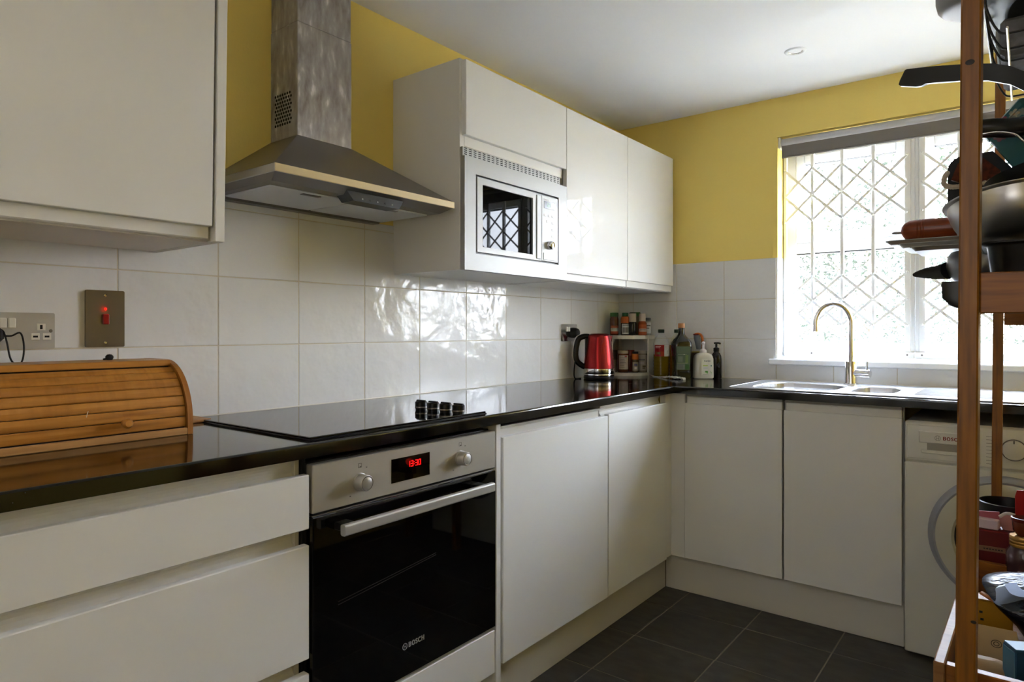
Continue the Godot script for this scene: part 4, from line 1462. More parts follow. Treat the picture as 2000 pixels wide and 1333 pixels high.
func socket_holes(s, c):
	# white inserts round three dark slots; c = offset along the wall
	for q in [[0.0, 0.009, 0.0026, 0.0050], [0.0115, -0.0135, 0.0048, 0.0022], [-0.0115, -0.0135, 0.0048, 0.0022]]:
		var z = -c + q[0]
		var y = q[1]
		var ins = obj("insert", b1(Vector3(0.0052, y - 0.008, z - 0.0085), Vector3(0.0066, y + 0.008, z + 0.0085), 0.0012), m.plastic, s)
		obj("slot", b1(Vector3(0.0064, y - q[3], z - q[2]), Vector3(0.00685, y + q[3], z + q[2]), 0), m.dark_gap, ins)

# ---------------------------------------------------------------- kettle, spice rack
func kettle_and_rack():
	var k = thing("kettle", "shiny red electric kettle with a black handle on the worktop by the corner", "kettle", Vector3(0.142, 0.9172, 0.459))
	obj("power_base", l1([Vector2(0, 0.0), Vector2(0.074, 0.0), Vector2(0.077, 0.003), Vector2(0.077, 0.011), Vector2(0.073, 0.014), Vector2(0, 0.014)], 40), m.black, k)
	obj("chrome_band", l1([Vector2(0.0, 0.0145), Vector2(0.075, 0.0145), Vector2(0.0775, 0.018), Vector2(0.0778, 0.024), Vector2(0.0765, 0.026), Vector2(0.0778, 0.028), Vector2(0.0772, 0.052), Vector2(0.0755, 0.0535)], 48), m.chrome, k)
	var body = []
	for i in 13:
		var t = i / 12.0
		body.append(Vector2(0.0765 - 0.0175 * pow(t, 1.25), 0.0535 + t * 0.152))
	body.append_array([Vector2(0.0585, 0.211), Vector2(0.056, 0.2165)])
	obj("body", l1(body, 48), m.red_enamel, k)
	obj("lid", l1([Vector2(0.056, 0.2165), Vector2(0.052, 0.222), Vector2(0.038, 0.227), Vector2(0.0, 0.2285)], 40), m.red_enamel, k)
	var out = Vector3(-0.789, 0, 0.615)
	var hp = smooth([out * 0.050 + Vector3(0, 0.212, 0), out * 0.078 + Vector3(0, 0.212, 0), out * 0.103 + Vector3(0, 0.198, 0), out * 0.114 + Vector3(0, 0.160, 0), out * 0.117 + Vector3(0, 0.115, 0), out * 0.108 + Vector3(0, 0.085, 0), out * 0.085 + Vector3(0, 0.066, 0), out * 0.072 + Vector3(0, 0.06, 0)], 5)
	var hd = obj("handle", t1(hp, 0.0115, 14, false, 1.25), m.black, k)
	var op = smooth([out * 0.088 + Vector3(0, 0.2165, 0), out * 0.112 + Vector3(0, 0.203, 0), out * 0.1245 + Vector3(0, 0.160, 0), out * 0.1275 + Vector3(0, 0.113, 0), out * 0.117 + Vector3(0, 0.078, 0)], 6)
	obj("handle_strip", t1(op, 0.0042, 10, false, 2.0), m.alu, hd)
	obj("handle_mount", b1(Vector3(-0.012, 0.055, -0.02), Vector3(0.012, 0.205, 0.02), 0.004), m.black, k).transform = Transform3D(Basis(Vector3(0, 1, 0), atan2(-out.z, out.x)), out * 0.058)
	obj("spout", lf([[0.165, 0.012, 0.012, 2.0], [0.195, 0.019, 0.015, 2.0], [0.214, 0.022, 0.016, 2.0]], 20, Transform3D(Basis(Vector3(0, 1, 0), atan2(out.z, -out.x)), -out * 0.047)), m.red_enamel, k)
	var wc = []
	for i in 9:
		wc.append(out * (0.083 + 0.012 * sin(i * 0.5)) + Vector3(0, 0.03 + i * 0.016, 0))
	# corner spice rack of white plastic
	var r = thing("spice_rack", "white plastic two-tier corner rack holding spice jars", "rack", Vector3(0.0, 0.9172, 0.0))
	var fan = [Vector2(0.016, 0.016), Vector2(0.233, 0.016), Vector2(0.233, 0.092)]
	for i in 9:
		var a = PI / 2 * i / 8.0
		fan.append(Vector2(0.092 + 0.138 * cos(a), 0.092 + 0.138 * sin(a)))
	fan.append_array([Vector2(0.092, 0.233), Vector2(0.016, 0.233)])
	var flat = Transform3D(Basis(Vector3(1, 0, 0), Vector3(0, 0, 1), Vector3(0, 1, 0)), Vector3.ZERO)
	obj("base_shelf", p1(fan, 0.016, flat), m.plastic, r)
	obj("top_shelf", p1(fan, 0.019, Transform3D(flat.basis, Vector3(0, 0.197, 0))), m.plastic, r)
	for i in 2:
		var a = Vector3(0.2235, 0.016, 0.022)
		var b = Vector3(0.2325, 0.197, 0.091)
		if i == 1:
			a = Vector3(a.z, a.y, a.x); b = Vector3(b.z, b.y, b.x)
		obj("side_panel", b1(a, b, 0.003), m.plastic, r)
		var g = S()
		prism(g, [Vector2(0, 0), Vector2(0, -0.03), Vector2(-0.03, 0)], 0.006, Transform3D(Basis.IDENTITY if i == 0 else Basis(Vector3(0, 0, 1), Vector3(0, 1, 0), Vector3(-1, 0, 0)), Vector3(0.223, 0.1965, 0.084) if i == 0 else Vector3(0.090, 0.1965, 0.223)))
		obj("gusset", g, m.plastic, r)
	obj("back_post", b1(Vector3(0.017, 0.016, 0.017), Vector3(0.03, 0.197, 0.03), 0.002), m.plastic, r)
	spices()

func jar(called, label, at, r, h, lid_h, lid_r, body_mat, lid_mat, label_mat, ly0, ly1, group, facing = 0.0):
	var j = thing(called, label, "spice jar", at, 0.0, group)
	obj("glass_body", l1([Vector2(0, 0.0005), Vector2(r * 0.93, 0.0005), Vector2(r, 0.004), Vector2(r, (h - lid_h) * 0.86), Vector2(lid_r * 0.9, h - lid_h)], 28), body_mat, j)
	var l = obj("lid", l1([Vector2(lid_r * 0.9, h - lid_h), Vector2(lid_r, h - lid_h), Vector2(lid_r, h - 0.002), Vector2(lid_r * 0.93, h), Vector2(0, h)], 28), lid_mat, j)
	if label_mat != null:
		label_patch(j, "paper_label", r + 0.0005, ly0, ly1, atan2(0.789, 0.615) + facing, 1.05, label_mat)
	return j

func spices():
	var y1 = 1.1336
	var g = "spice jars on the top tier of the corner rack"
	var green = mat(Color(0.10, 0.30, 0.04), 0.45)
	var teal = mat(Color(0.12, 0.36, 0.22), 0.45)
	var cream = mat(Color(0.75, 0.68, 0.60), 0.5)
	var ink = Color(0.25, 0.25, 0.25)
	var lab1 = print_mat(64, 64, Color(0.62, 0.22, 0.06), [[0, 18, 64, 26, Color(0.72, 0.70, 0.66)], [10, 24, 44, 3, ink], [10, 32, 34, 3, Color(0.5, 0.5, 0.5)]])
	var bars = [[8, 20, 48, 36, Color(0.75, 0.75, 0.75)]]
	for k in 11:
		bars.append([10 + k * 4, 22, 2 if k % 3 else 3, 32, Color(0.2, 0.2, 0.2)])
	bars.append_array([[8, 6, 48, 3, ink], [8, 12, 40, 2, ink]])
	var lab2 = print_mat(64, 64, Color(0.80, 0.82, 0.83), bars)
	var lab4 = print_mat(64, 64, Color(0.66, 0.30, 0.06), [[0, 26, 64, 20, Color(0.74, 0.66, 0.60)], [10, 32, 42, 4, ink]])
	jar("spice_jar", "spice jar with bright green lid and rust red contents, leftmost on rack's top tier", Vector3(0.068, y1, 0.170), 0.0235, 0.123, 0.022, 0.0225, mat(Color(0.33, 0.14, 0.05), 0.12), green, lab1, 0.008, 0.052, g)
	var j = jar("spice_jar", "spice jar with teal lid, orange collar and white barcode label on the top tier", Vector3(0.125, y1, 0.152), 0.0235, 0.122, 0.019, 0.0165, mat(Color(0.05, 0.045, 0.04), 0.15), teal, lab2, 0.006, 0.062, g)
	obj("orange_collar", l1([Vector2(0.0238, 0.066), Vector2(0.0248, 0.07), Vector2(0.0235, 0.094), Vector2(0.018, 0.102)], 28), mat(Color(0.72, 0.33, 0.03), 0.4), j)
	var pk = jar("spice_jar", "pepper mill jar with a cream grinder top and dark peppercorns on the rack's top tier", Vector3(0.163, y1, 0.140), 0.0205, 0.118, 0.046, 0.0195, mat(Color(0.07, 0.06, 0.045), 0.12), cream, null, 0, 0, g)
	obj("grinder_cap", l1([Vector2(0.0195, 0.1175), Vector2(0.015, 0.124), Vector2(0.0, 0.125)], 20), mat(Color(0.10, 0.14, 0.06), 0.5), pk)
	jar("spice_jar", "spice jar with a pinkish grinder top and orange label, rightmost on the rack's top tier", Vector3(0.200, y1, 0.098), 0.0235, 0.118, 0.042, 0.0175, mat(Color(0.55, 0.25, 0.10), 0.15), cream, lab4, 0.004, 0.058, g)
	jar("spice_jar", "spice jar with a pale green lid at the back of the rack's top tier", Vector3(0.152, y1, 0.072), 0.0225, 0.126, 0.022, 0.021, mat(Color(0.42, 0.40, 0.30), 0.15), mat(Color(0.22, 0.42, 0.12), 0.5), null, 0, 0, g)
	jar("spice_jar", "spice jar with white side label behind the rightmost jar of the rack's top tier", Vector3(0.205, y1, 0.0505), 0.0205, 0.095, 0.016, 0.0205, mat(Color(0.62, 0.62, 0.60), 0.2), mat(Color(0.30, 0.33, 0.35), 0.4), print_mat(32, 32, Color(0.82, 0.83, 0.85), [[4, 8, 24, 3, ink], [4, 16, 18, 2, ink]]), 0.01, 0.07, g)
	g = "spice jars on the bottom tier of the corner rack"
	var y0 = 0.9336
	var rows = []
	for k in 7:
		rows.append([8, 10 + k * 7, 40 - (k * 13) % 17, 2, Color(0.45, 0.43, 0.42)])
	rows.append([36, 2, 14, 6, Color(0.75, 0.30, 0.32)])
	var labb = print_mat(64, 64, Color(0.80, 0.76, 0.73), rows)
	jar("spice_jar", "small dark spice jar just behind the kettle on the rack's bottom tier", Vector3(0.062, y0, 0.168), 0.020, 0.118, 0.05, 0.0205, mat(Color(0.46, 0.42, 0.37), 0.2), mat(Color(0.16, 0.07, 0.03), 0.5), null, 0, 0, g)
	jar("spice_jar", "wide spice jar with a large printed white label on the rack's bottom tier", Vector3(0.116, y0, 0.158), 0.0285, 0.117, 0.016, 0.0285, mat(Color(0.42, 0.26, 0.18), 0.15), mat(Color(0.72, 0.66, 0.58), 0.5), labb, 0.016, 0.092, g)
	jar("spice_jar", "spice jar with a red-orange lid behind the wide jar of the rack's bottom tier", Vector3(0.122, y0, 0.092), 0.0245, 0.119, 0.03, 0.025, mat(Color(0.40, 0.15, 0.06), 0.2), mat(Color(0.50, 0.12, 0.03), 0.45), null, 0, 0, g)
	var o = jar("spice_jar", "small spice jar with an orange lid topped with black, middle of the rack's bottom tier", Vector3(0.176, y0, 0.134), 0.0175, 0.100, 0.030, 0.018, mat(Color(0.36, 0.30, 0.22), 0.15), mat(Color(0.75, 0.36, 0.03), 0.4), print_mat(32, 32, Color(0.60, 0.56, 0.50), [[8, 6, 16, 8, Color(0.35, 0.33, 0.5)], [10, 18, 12, 8, Color(0.8, 0.75, 0.75)]]), 0.01, 0.055, g)
	obj("black_cap", l1([Vector2(0.0165, 0.1), Vector2(0.0165, 0.110), Vector2(0.0145, 0.1125), Vector2(0, 0.1125)], 24), m.black_soft, o)
	jar("spice_jar", "tall beige spice jar with a beige printed label on the rack's bottom tier", Vector3(0.1945, y0, 0.090), 0.0265, 0.117, 0.016, 0.027, mat(Color(0.52, 0.47, 0.40), 0.2), mat(Color(0.64, 0.60, 0.53), 0.5), print_mat(64, 64, Color(0.60, 0.56, 0.50), [[6, 18, 40, 5, Color(0.38, 0.36, 0.36)], [28, 44, 22, 5, Color(0.30, 0.24, 0.12)], [28, 52, 18, 4, Color(0.30, 0.24, 0.12)], [8, 30, 30, 8, Color(0.66, 0.60, 0.58)]]), 0.01, 0.095, g)
	jar("spice_jar", "narrow dark green bottle at the right end of the rack's bottom tier", Vector3(0.2065, y0, 0.0425), 0.0145, 0.108, 0.012, 0.0148, mat(Color(0.06, 0.10, 0.07), 0.2), mat(Color(0.20, 0.27, 0.22), 0.5), null, 0, 0, g)

# ---------------------------------------------------------------- bottles by the corner
func bottles():
	var y = 0.9172
	# clear oil bottles: oil inside, clear shoulder above
	var oilc = [Color(0.47, 0.39, 0.05), Color(0.58, 0.37, 0.05)]
	var at = [Vector3(0.310, y, 0.098), Vector3(0.379, y, 0.050)]
	var lab = ["clear plastic bottle of cooking oil with a green cap and red and white label", "second green-capped bottle of golden oil, half hidden behind the dark olive oil bottle"]
	for i in 2:
		var b = thing("oil_bottle", lab[i], "bottle", at[i], 0.0, "oil bottles in the corner")
		var R = 0.0405
		var om = mat(oilc[i], 0.08)
		om.rim_enabled = false
		var lvl = 0.115 if i == 0 else 0.165
		var pr = [Vector2(0, 0.0005), Vector2(R * 0.9, 0.0005), Vector2(R, 0.006)]
		for k in 5:
			pr.append_array([Vector2(R, 0.012 + k * 0.018), Vector2(R - 0.0014, 0.018 + k * 0.018), Vector2(R, 0.024 + k * 0.018)])
		pr.append_array([Vector2(R, lvl), Vector2(0, lvl)])
		obj("oil", l1(pr, 36), om, b)
		var top = [Vector2(R, lvl), Vector2(R, 0.168), Vector2(R - 0.002, 0.180), Vector2(R * 0.78, 0.202), Vector2(R * 0.48, 0.220), Vector2(0.014, 0.228), Vector2(0.0135, 0.236)]
		obj("clear_shoulder", l1(top, 36), m.clear, b)
		obj("cap", l1([Vector2(0.0155, 0.230), Vector2(0.0165, 0.232), Vector2(0.0165, 0.247), Vector2(0.015, 0.2485), Vector2(0, 0.2485)], 30), mat(Color(0.05, 0.17, 0.09), 0.4), b)
		if i == 0:
			var lm = print_mat(128, 64, Color(0.62, 0.02, 0.03), [[68, 0, 60, 64, Color(0.86, 0.86, 0.84)], [6, 6, 40, 4, Color(0.92, 0.75, 0.75)], [6, 14, 34, 3, Color(0.88, 0.7, 0.7)], [6, 38, 44, 16, Color(0.55, 0.30, 0.14)], [22, 40, 18, 12, Color(0.50, 0.52, 0.32)], [44, 36, 22, 28, Color(0.70, 0.20, 0.05)], [76, 10, 8, 2, Color(0.6, 0.6, 0.6)], [90, 30, 12, 20, Color(0.72, 0.73, 0.72)]], 0.35)
			label_patch(b, "paper_label", R + 0.0006, 0.106, 0.166, atan2(0.789, 0.615) - 0.1, 1.25, lm)
	# dark olive oil bottle: square-sided with a tall shoulder
	var o = thing("olive_oil_bottle", "tall square-sided dark green olive oil bottle with a tan cap and pale green label", "bottle", Vector3(0.462, y, 0.186), deg_to_rad(37.9))
	var gm = mat(Color(0.055, 0.055, 0.012), 0.06)
	gm.metallic_specular = 0.6
	obj("bottle_body", lf([[0.0005, 0.040, 0.036, 5.0], [0.006, 0.044, 0.040, 5.0], [0.055, 0.0415, 0.038, 5.0], [0.085, 0.042, 0.0385, 5.0], [0.16, 0.0475, 0.042, 4.5], [0.182, 0.0465, 0.042, 4.0], [0.198, 0.038, 0.036, 3.0], [0.212, 0.025, 0.025, 2.4], [0.224, 0.0168, 0.0168, 2.0], [0.245, 0.015, 0.015, 2.0], [0.262, 0.0148, 0.0148, 2.0]], 44), gm, o)
	obj("cap", l1([Vector2(0.0165, 0.255), Vector2(0.0172, 0.257), Vector2(0.0172, 0.276), Vector2(0.0160, 0.279), Vector2(0, 0.279)], 30), mat(Color(0.74, 0.50, 0.27), 0.4), o)
	var rws = [[0, 0, 96, 34, Color(0.30, 0.36, 0.27)], [10, 40, 60, 2, Color(0.55, 0.58, 0.5)], [10, 50, 34, 30, Color(0.34, 0.38, 0.32)], [4, 92, 56, 26, Color(0.40, 0.42, 0.40)], [64, 92, 28, 26, Color(0.12, 0.28, 0.08)], [62, 44, 22, 40, Color(0.36, 0.42, 0.22)], [48, 40, 10, 3, Color(0.7, 0.7, 0.62)], [4, 84, 76, 3, Color(0.55, 0.56, 0.45)]]
	for k in 5:
		rws.append([12, 54 + k * 5, 28, 1, Color(0.58, 0.6, 0.55)])
		rws.append([8, 96 + k * 4, 40, 1, Color(0.2, 0.2, 0.2)])
	var lq = S()
	var z = 0.0435
	quad(lq, Vector3(-0.034, 0.045, 0.0395), Vector3(0.030, 0.045, 0.0395), Vector3(0.034, 0.163, z), Vector3(-0.037, 0.163, z), Vector3(0, 0, 1))
	obj("paper_label", lq, print_mat(96, 120, Color(0.27, 0.33, 0.25), rws, 0.4), o)
	# washing-up brush standing in a clear pot, orange and grey
	var br = thing("dish_brush", "orange and grey dish brush standing behind the soap dispensers", "brush", Vector3(0.497, y, 0.052), deg_to_rad(37.9))
	obj("pot", l1([Vector2(0, 0.0005), Vector2(0.040, 0.0005), Vector2(0.042, 0.004), Vector2(0.043, 0.128), Vector2(0.0415, 0.128), Vector2(0.0405, 0.005), Vector2(0, 0.005)], 30), mat(Color(0.36, 0.33, 0.28), 0.3), br)
	obj("handle", t1(smooth([Vector3(0.0, 0.008, 0.0), Vector3(0.012, 0.10, 0.0), Vector3(0.022, 0.165, 0.0), Vector3(0.018, 0.208, 0.0), Vector3(0.004, 0.224, 0.0), Vector3(-0.018, 0.222, 0.0)], 5), 0.0068, 12), mat(Color(0.78, 0.40, 0.02), 0.4), br)
	obj("bristles", lf([[0.145, 0.012, 0.012, 3.0, 0.002, 0.0], [0.205, 0.0155, 0.014, 3.0, -0.008, 0.0], [0.218, 0.0155, 0.014, 3.0, -0.008, 0.0]], 24), mat(Color(0.42, 0.43, 0.45), 0.9), br)
	obj("sponge_stick", b1(Vector3(-0.045, 0.1285, -0.006), Vector3(0.020, 0.134, 0.006), 0.001), mat(Color(0.75, 0.68, 0.35), 0.7), br)
	obj("sponge_cap", b1(Vector3(-0.0255, 0.218, -0.012), Vector3(0.0, 0.226, 0.012), 0.003), mat(Color(0.42, 0.07, 0.04), 0.6), br)
	# white hand wash dispenser
	var s = thing("soap_dispenser", "white pump bottle of hand wash with a green printed label", "soap dispenser", Vector3(0.553, y, 0.128), deg_to_rad(37.9))
	var milk = mat(Color(0.80, 0.79, 0.74), 0.25)
	obj("bottle_body", lf([[0.0005, 0.045, 0.029, 3.2], [0.006, 0.049, 0.0325, 4.0], [0.10, 0.0475, 0.032, 3.8], [0.116, 0.044, 0.029, 2.8], [0.126, 0.034, 0.024, 2.4], [0.131, 0.016, 0.016, 2.0]], 36), milk, s)
	obj("pump_collar", l1([Vector2(0.0165, 0.128), Vector2(0.0175, 0.131), Vector2(0.0165, 0.143), Vector2(0.008, 0.150), Vector2(0.0065, 0.152), Vector2(0.006, 0.176), Vector2(0.0, 0.176)], 26), mat(Color(0.88, 0.85, 0.86), 0.35), s)
	obj("nozzle", t1(smooth([Vector3(0.006, 0.180, -0.004), Vector3(0.0, 0.182, 0.004), Vector3(-0.008, 0.180, 0.022), Vector3(-0.011, 0.176, 0.030)], 4), 0.006, 12), mat(Color(0.88, 0.85, 0.86), 0.35), s)
	var lp2 = S()
	var fz = 0.0345
	quad(lp2, Vector3(-0.018, 0.018, fz), Vector3(0.040, 0.018, fz - 0.004), Vector3(0.040, 0.10, fz - 0.0045), Vector3(-0.018, 0.10, fz - 0.0005), Vector3(0, 0, 1))
	obj("printed_label", lp2, print_mat(64, 96, Color(0.80, 0.80, 0.74), [[8, 36, 30, 7, Color(0.62, 0.70, 0.30)], [38, 36, 20, 8, Color(0.25, 0.42, 0.38)], [10, 50, 44, 2, Color(0.6, 0.62, 0.7)], [10, 56, 40, 2, Color(0.6, 0.62, 0.7)], [20, 70, 34, 9, Color(0.25, 0.52, 0.18)], [28, 78, 28, 7, Color(0.32, 0.60, 0.24)], [6, 90, 50, 2, Color(0.55, 0.5, 0.52)]], 0.3), s)
	lettering("label_lettering", "Carex", 0.0085, mat(Color(0.12, 0.16, 0.25), 0.5), s, T(0.011, 0.090, fz - 0.0015, 0.07), true, 0.0003)
	# brown glass soap dispenser
	var a = thing("soap_dispenser", "brown bottle soap dispenser with a black pump, rightmost in the corner group", "soap dispenser", Vector3(0.5945, y, 0.0585), deg_to_rad(30))
	obj("bottle_body", l1([Vector2(0, 0.0005), Vector2(0.024, 0.0005), Vector2(0.0262, 0.004), Vector2(0.0262, 0.095), Vector2(0.0245, 0.112), Vector2(0.0185, 0.126), Vector2(0.0115, 0.134), Vector2(0.0115, 0.14)], 32), mat(Color(0.055, 0.022, 0.018), 0.07), a)
	obj("pump_collar", l1([Vector2(0.0125, 0.134), Vector2(0.0145, 0.136), Vector2(0.0145, 0.153), Vector2(0.0085, 0.156), Vector2(0.0055, 0.157), Vector2(0.0055, 0.174), Vector2(0, 0.174)], 24), m.black_soft, a)
	obj("nozzle", t1(smooth([Vector3(-0.012, 0.1775, 0.0), Vector3(0.0, 0.179, 0.0), Vector3(0.014, 0.178, 0.0), Vector3(0.021, 0.1745, 0.0)], 4), 0.0048, 12), m.black_soft, a)
	# crumpled white cloth in front of the bottles
	var c = S()
	var spine = smooth([Vector3(0.262, y + 0.010, 0.128), Vector3(0.29, y + 0.006, 0.160), Vector3(0.325, y + 0.004, 0.185), Vector3(0.365, y + 0.006, 0.212), Vector3(0.40, y + 0.009, 0.236), Vector3(0.445, y + 0.012, 0.256), Vector3(0.492, y + 0.010, 0.268), Vector3(0.516, y + 0.005, 0.262)], 5)
	var prev = null
	for i in spine.size():
		var f = float(i) / (spine.size() - 1)
		var w = 0.006 + 0.022 * f
		var ring = []
		for k in 9:
			var v = k / 8.0 - 0.5
			ring.append(spine[i] + Vector3(-v * w * 0.7, maxf(-0.0085, 0.006 * f * sin(k * 2.1 + i * 0.9) - absf(v) * 0.006), -v * w * 1.3))
			ring[k].y = maxf(ring[k].y, y + 0.001)
		if prev != null:
			for k in 8:
				qs(c, prev[k], prev[k + 1], ring[k + 1], ring[k], Vector3.UP)
				var dn = Vector3(0, -0.0008, 0)
				qs(c, prev[k] + dn, prev[k + 1] + dn, ring[k + 1] + dn, ring[k] + dn, Vector3.DOWN)
		prev = ring
	tag(obj("cloth", c, mat(Color(0.82, 0.81, 0.77), 0.9)), "crumpled strip of white cloth on the worktop in front of the oil bottles", "cloth")

# ---------------------------------------------------------------- pine shelf unit at the right
func shelf():
	var u = thing("shelf_unit", "tall pine shelf unit with square posts in the right foreground", "shelf unit", Vector3(1.746, 0.0, 2.055))
	u.rotation = Vector3(0, 0, deg_to_rad(-0.43))
	# local: near post at the origin, shelves run back along -z and right along +x
	var px = [0.0, 0.36]
	var i = 0
	for x in px:
		for z in [0.0, -1.26]:
			var dz = 0.07 if z == 0.0 else 0.045
			var w = 0.0275 if z == 0.0 else 0.0265
			var o = 0.0 if z == 0.0 else 0.004
			var p = obj("post", b1(Vector3(x + o, 0.0005, z - dz), Vector3(x + o + w, 2.18, z), 0.0025), m.pine_v, u)
			if i == 0:
				for q in [[0.013, 1.596, 0.0065], [0.0245, 0.690, 0.004]]:
					obj("knot", l1([Vector2(0, 0.0004), Vector2(q[2] * 0.8, 0.0004), Vector2(q[2], 0.0)], 14, Transform3D(Basis(Vector3(1, 0, 0), PI / 2).scaled(Vector3(1, 0.7, 1)), Vector3(q[0], q[1], 0.0001))), m.knot, p)
			i += 1
	# rails and boards of the middle and upper shelves
	for y in [1.189]:
		obj("end_rail", b1(Vector3(0.0285, y, -0.024), Vector3(0.359, y + 0.066, -0.004), 0.002), m.pine_u, u)
		obj("end_rail", b1(Vector3(0.032, y - 0.012, -1.288), Vector3(0.359, y + 0.05, -1.268), 0.002), m.pine_u, u)
	obj("shelf_board", b1(Vector3(0.029, 1.242, -1.25), Vector3(0.359, 1.2545, -0.075), 0.002), m.pine_v, u)
	for z in [-0.3, -0.75]:
		obj("shelf_batten", b1(Vector3(0.03, 1.2215, z - 0.03), Vector3(0.358, 1.2415, z), 0.002), m.pine_u, u)
	obj("top_board", b1(Vector3(0.045, 1.866, -0.64), Vector3(0.358, 1.883, -0.36), 0.002), m.pine_v, u)
	# low trays: long boxes that stand out past the posts
	var side = S()
	box(side, Vector3(-0.0085, 0.50, -1.05), Vector3(0.0085, 0.583, 0.0), 0.002, T(-0.0275, 0, -0.064, deg_to_rad(-1.0)))
	obj("tray_side", side, m.pine_pale, u)
	obj("tray_end", b1(Vector3(-0.0185, 0.50, -0.088), Vector3(0.415, 0.580, -0.069), 0.002), m.pine_u, u)
	obj("tray_divider", b1(Vector3(-0.0075, 0.506, -0.736), Vector3(0.415, 0.584, -0.718), 0.002), m.pine_u, u)
	obj("tray_end", b1(Vector3(-0.0005, 0.50, -1.118), Vector3(0.415, 0.580, -1.10), 0.002), m.pine_u, u)
	obj("tray_side", b1(Vector3(0.4155, 0.50, -1.118), Vector3(0.432, 0.583, -0.069), 0.002), m.pine_pale, u)
	obj("tray_base", b1(Vector3(-0.0005, 0.486, -1.10), Vector3(0.415, 0.4995, -0.069), 0.001), m.pine_pale, u)
	for z in [-0.35, -0.95]:
		obj("tray_bearer", b1(Vector3(0.0, 0.455, z - 0.03), Vector3(0.385, 0.4855, z), 0.002), m.pine_u, u)

func pan(called, label, at, r, h, handle_pts, body_mat, handle_mat, rr, tilt = Vector3.ZERO, group = ""):
	var p = thing(called, label, "pan", at, 0.0, group)
	var st = S()
	lathe(st, [Vector2(0, 0.0), Vector2(r * 0.80, 0.0), Vector2(r * 0.88, h * 0.08), Vector2(r * 0.96, h * 0.5), Vector2(r, h), Vector2(r - 0.003, h), Vector2(r * 0.955 - 0.003, h * 0.5), Vector2(r * 0.87, h * 0.12), Vector2(0, 0.004)], 44, Transform3D(Basis.from_euler(tilt), Vector3.ZERO))
	obj("pan_body", st, body_mat, p)
	if handle_pts.size() > 0:
		var loc = []
		for q in handle_pts:
			loc.append(q - at)
		obj("handle", t1(smooth(loc, 5), rr, 14, false, 1.1, Vector3.UP), handle_mat, p)
	return p

func rads(a, n):                     # radii spread over a smoothed path
	var out = []
	for i in n:
		var f = float(i) / (n - 1) * (a.size() - 1)
		var k = mini(int(f), a.size() - 2)
		out.append(lerpf(a[k], a[k + 1], f - k))
	return out

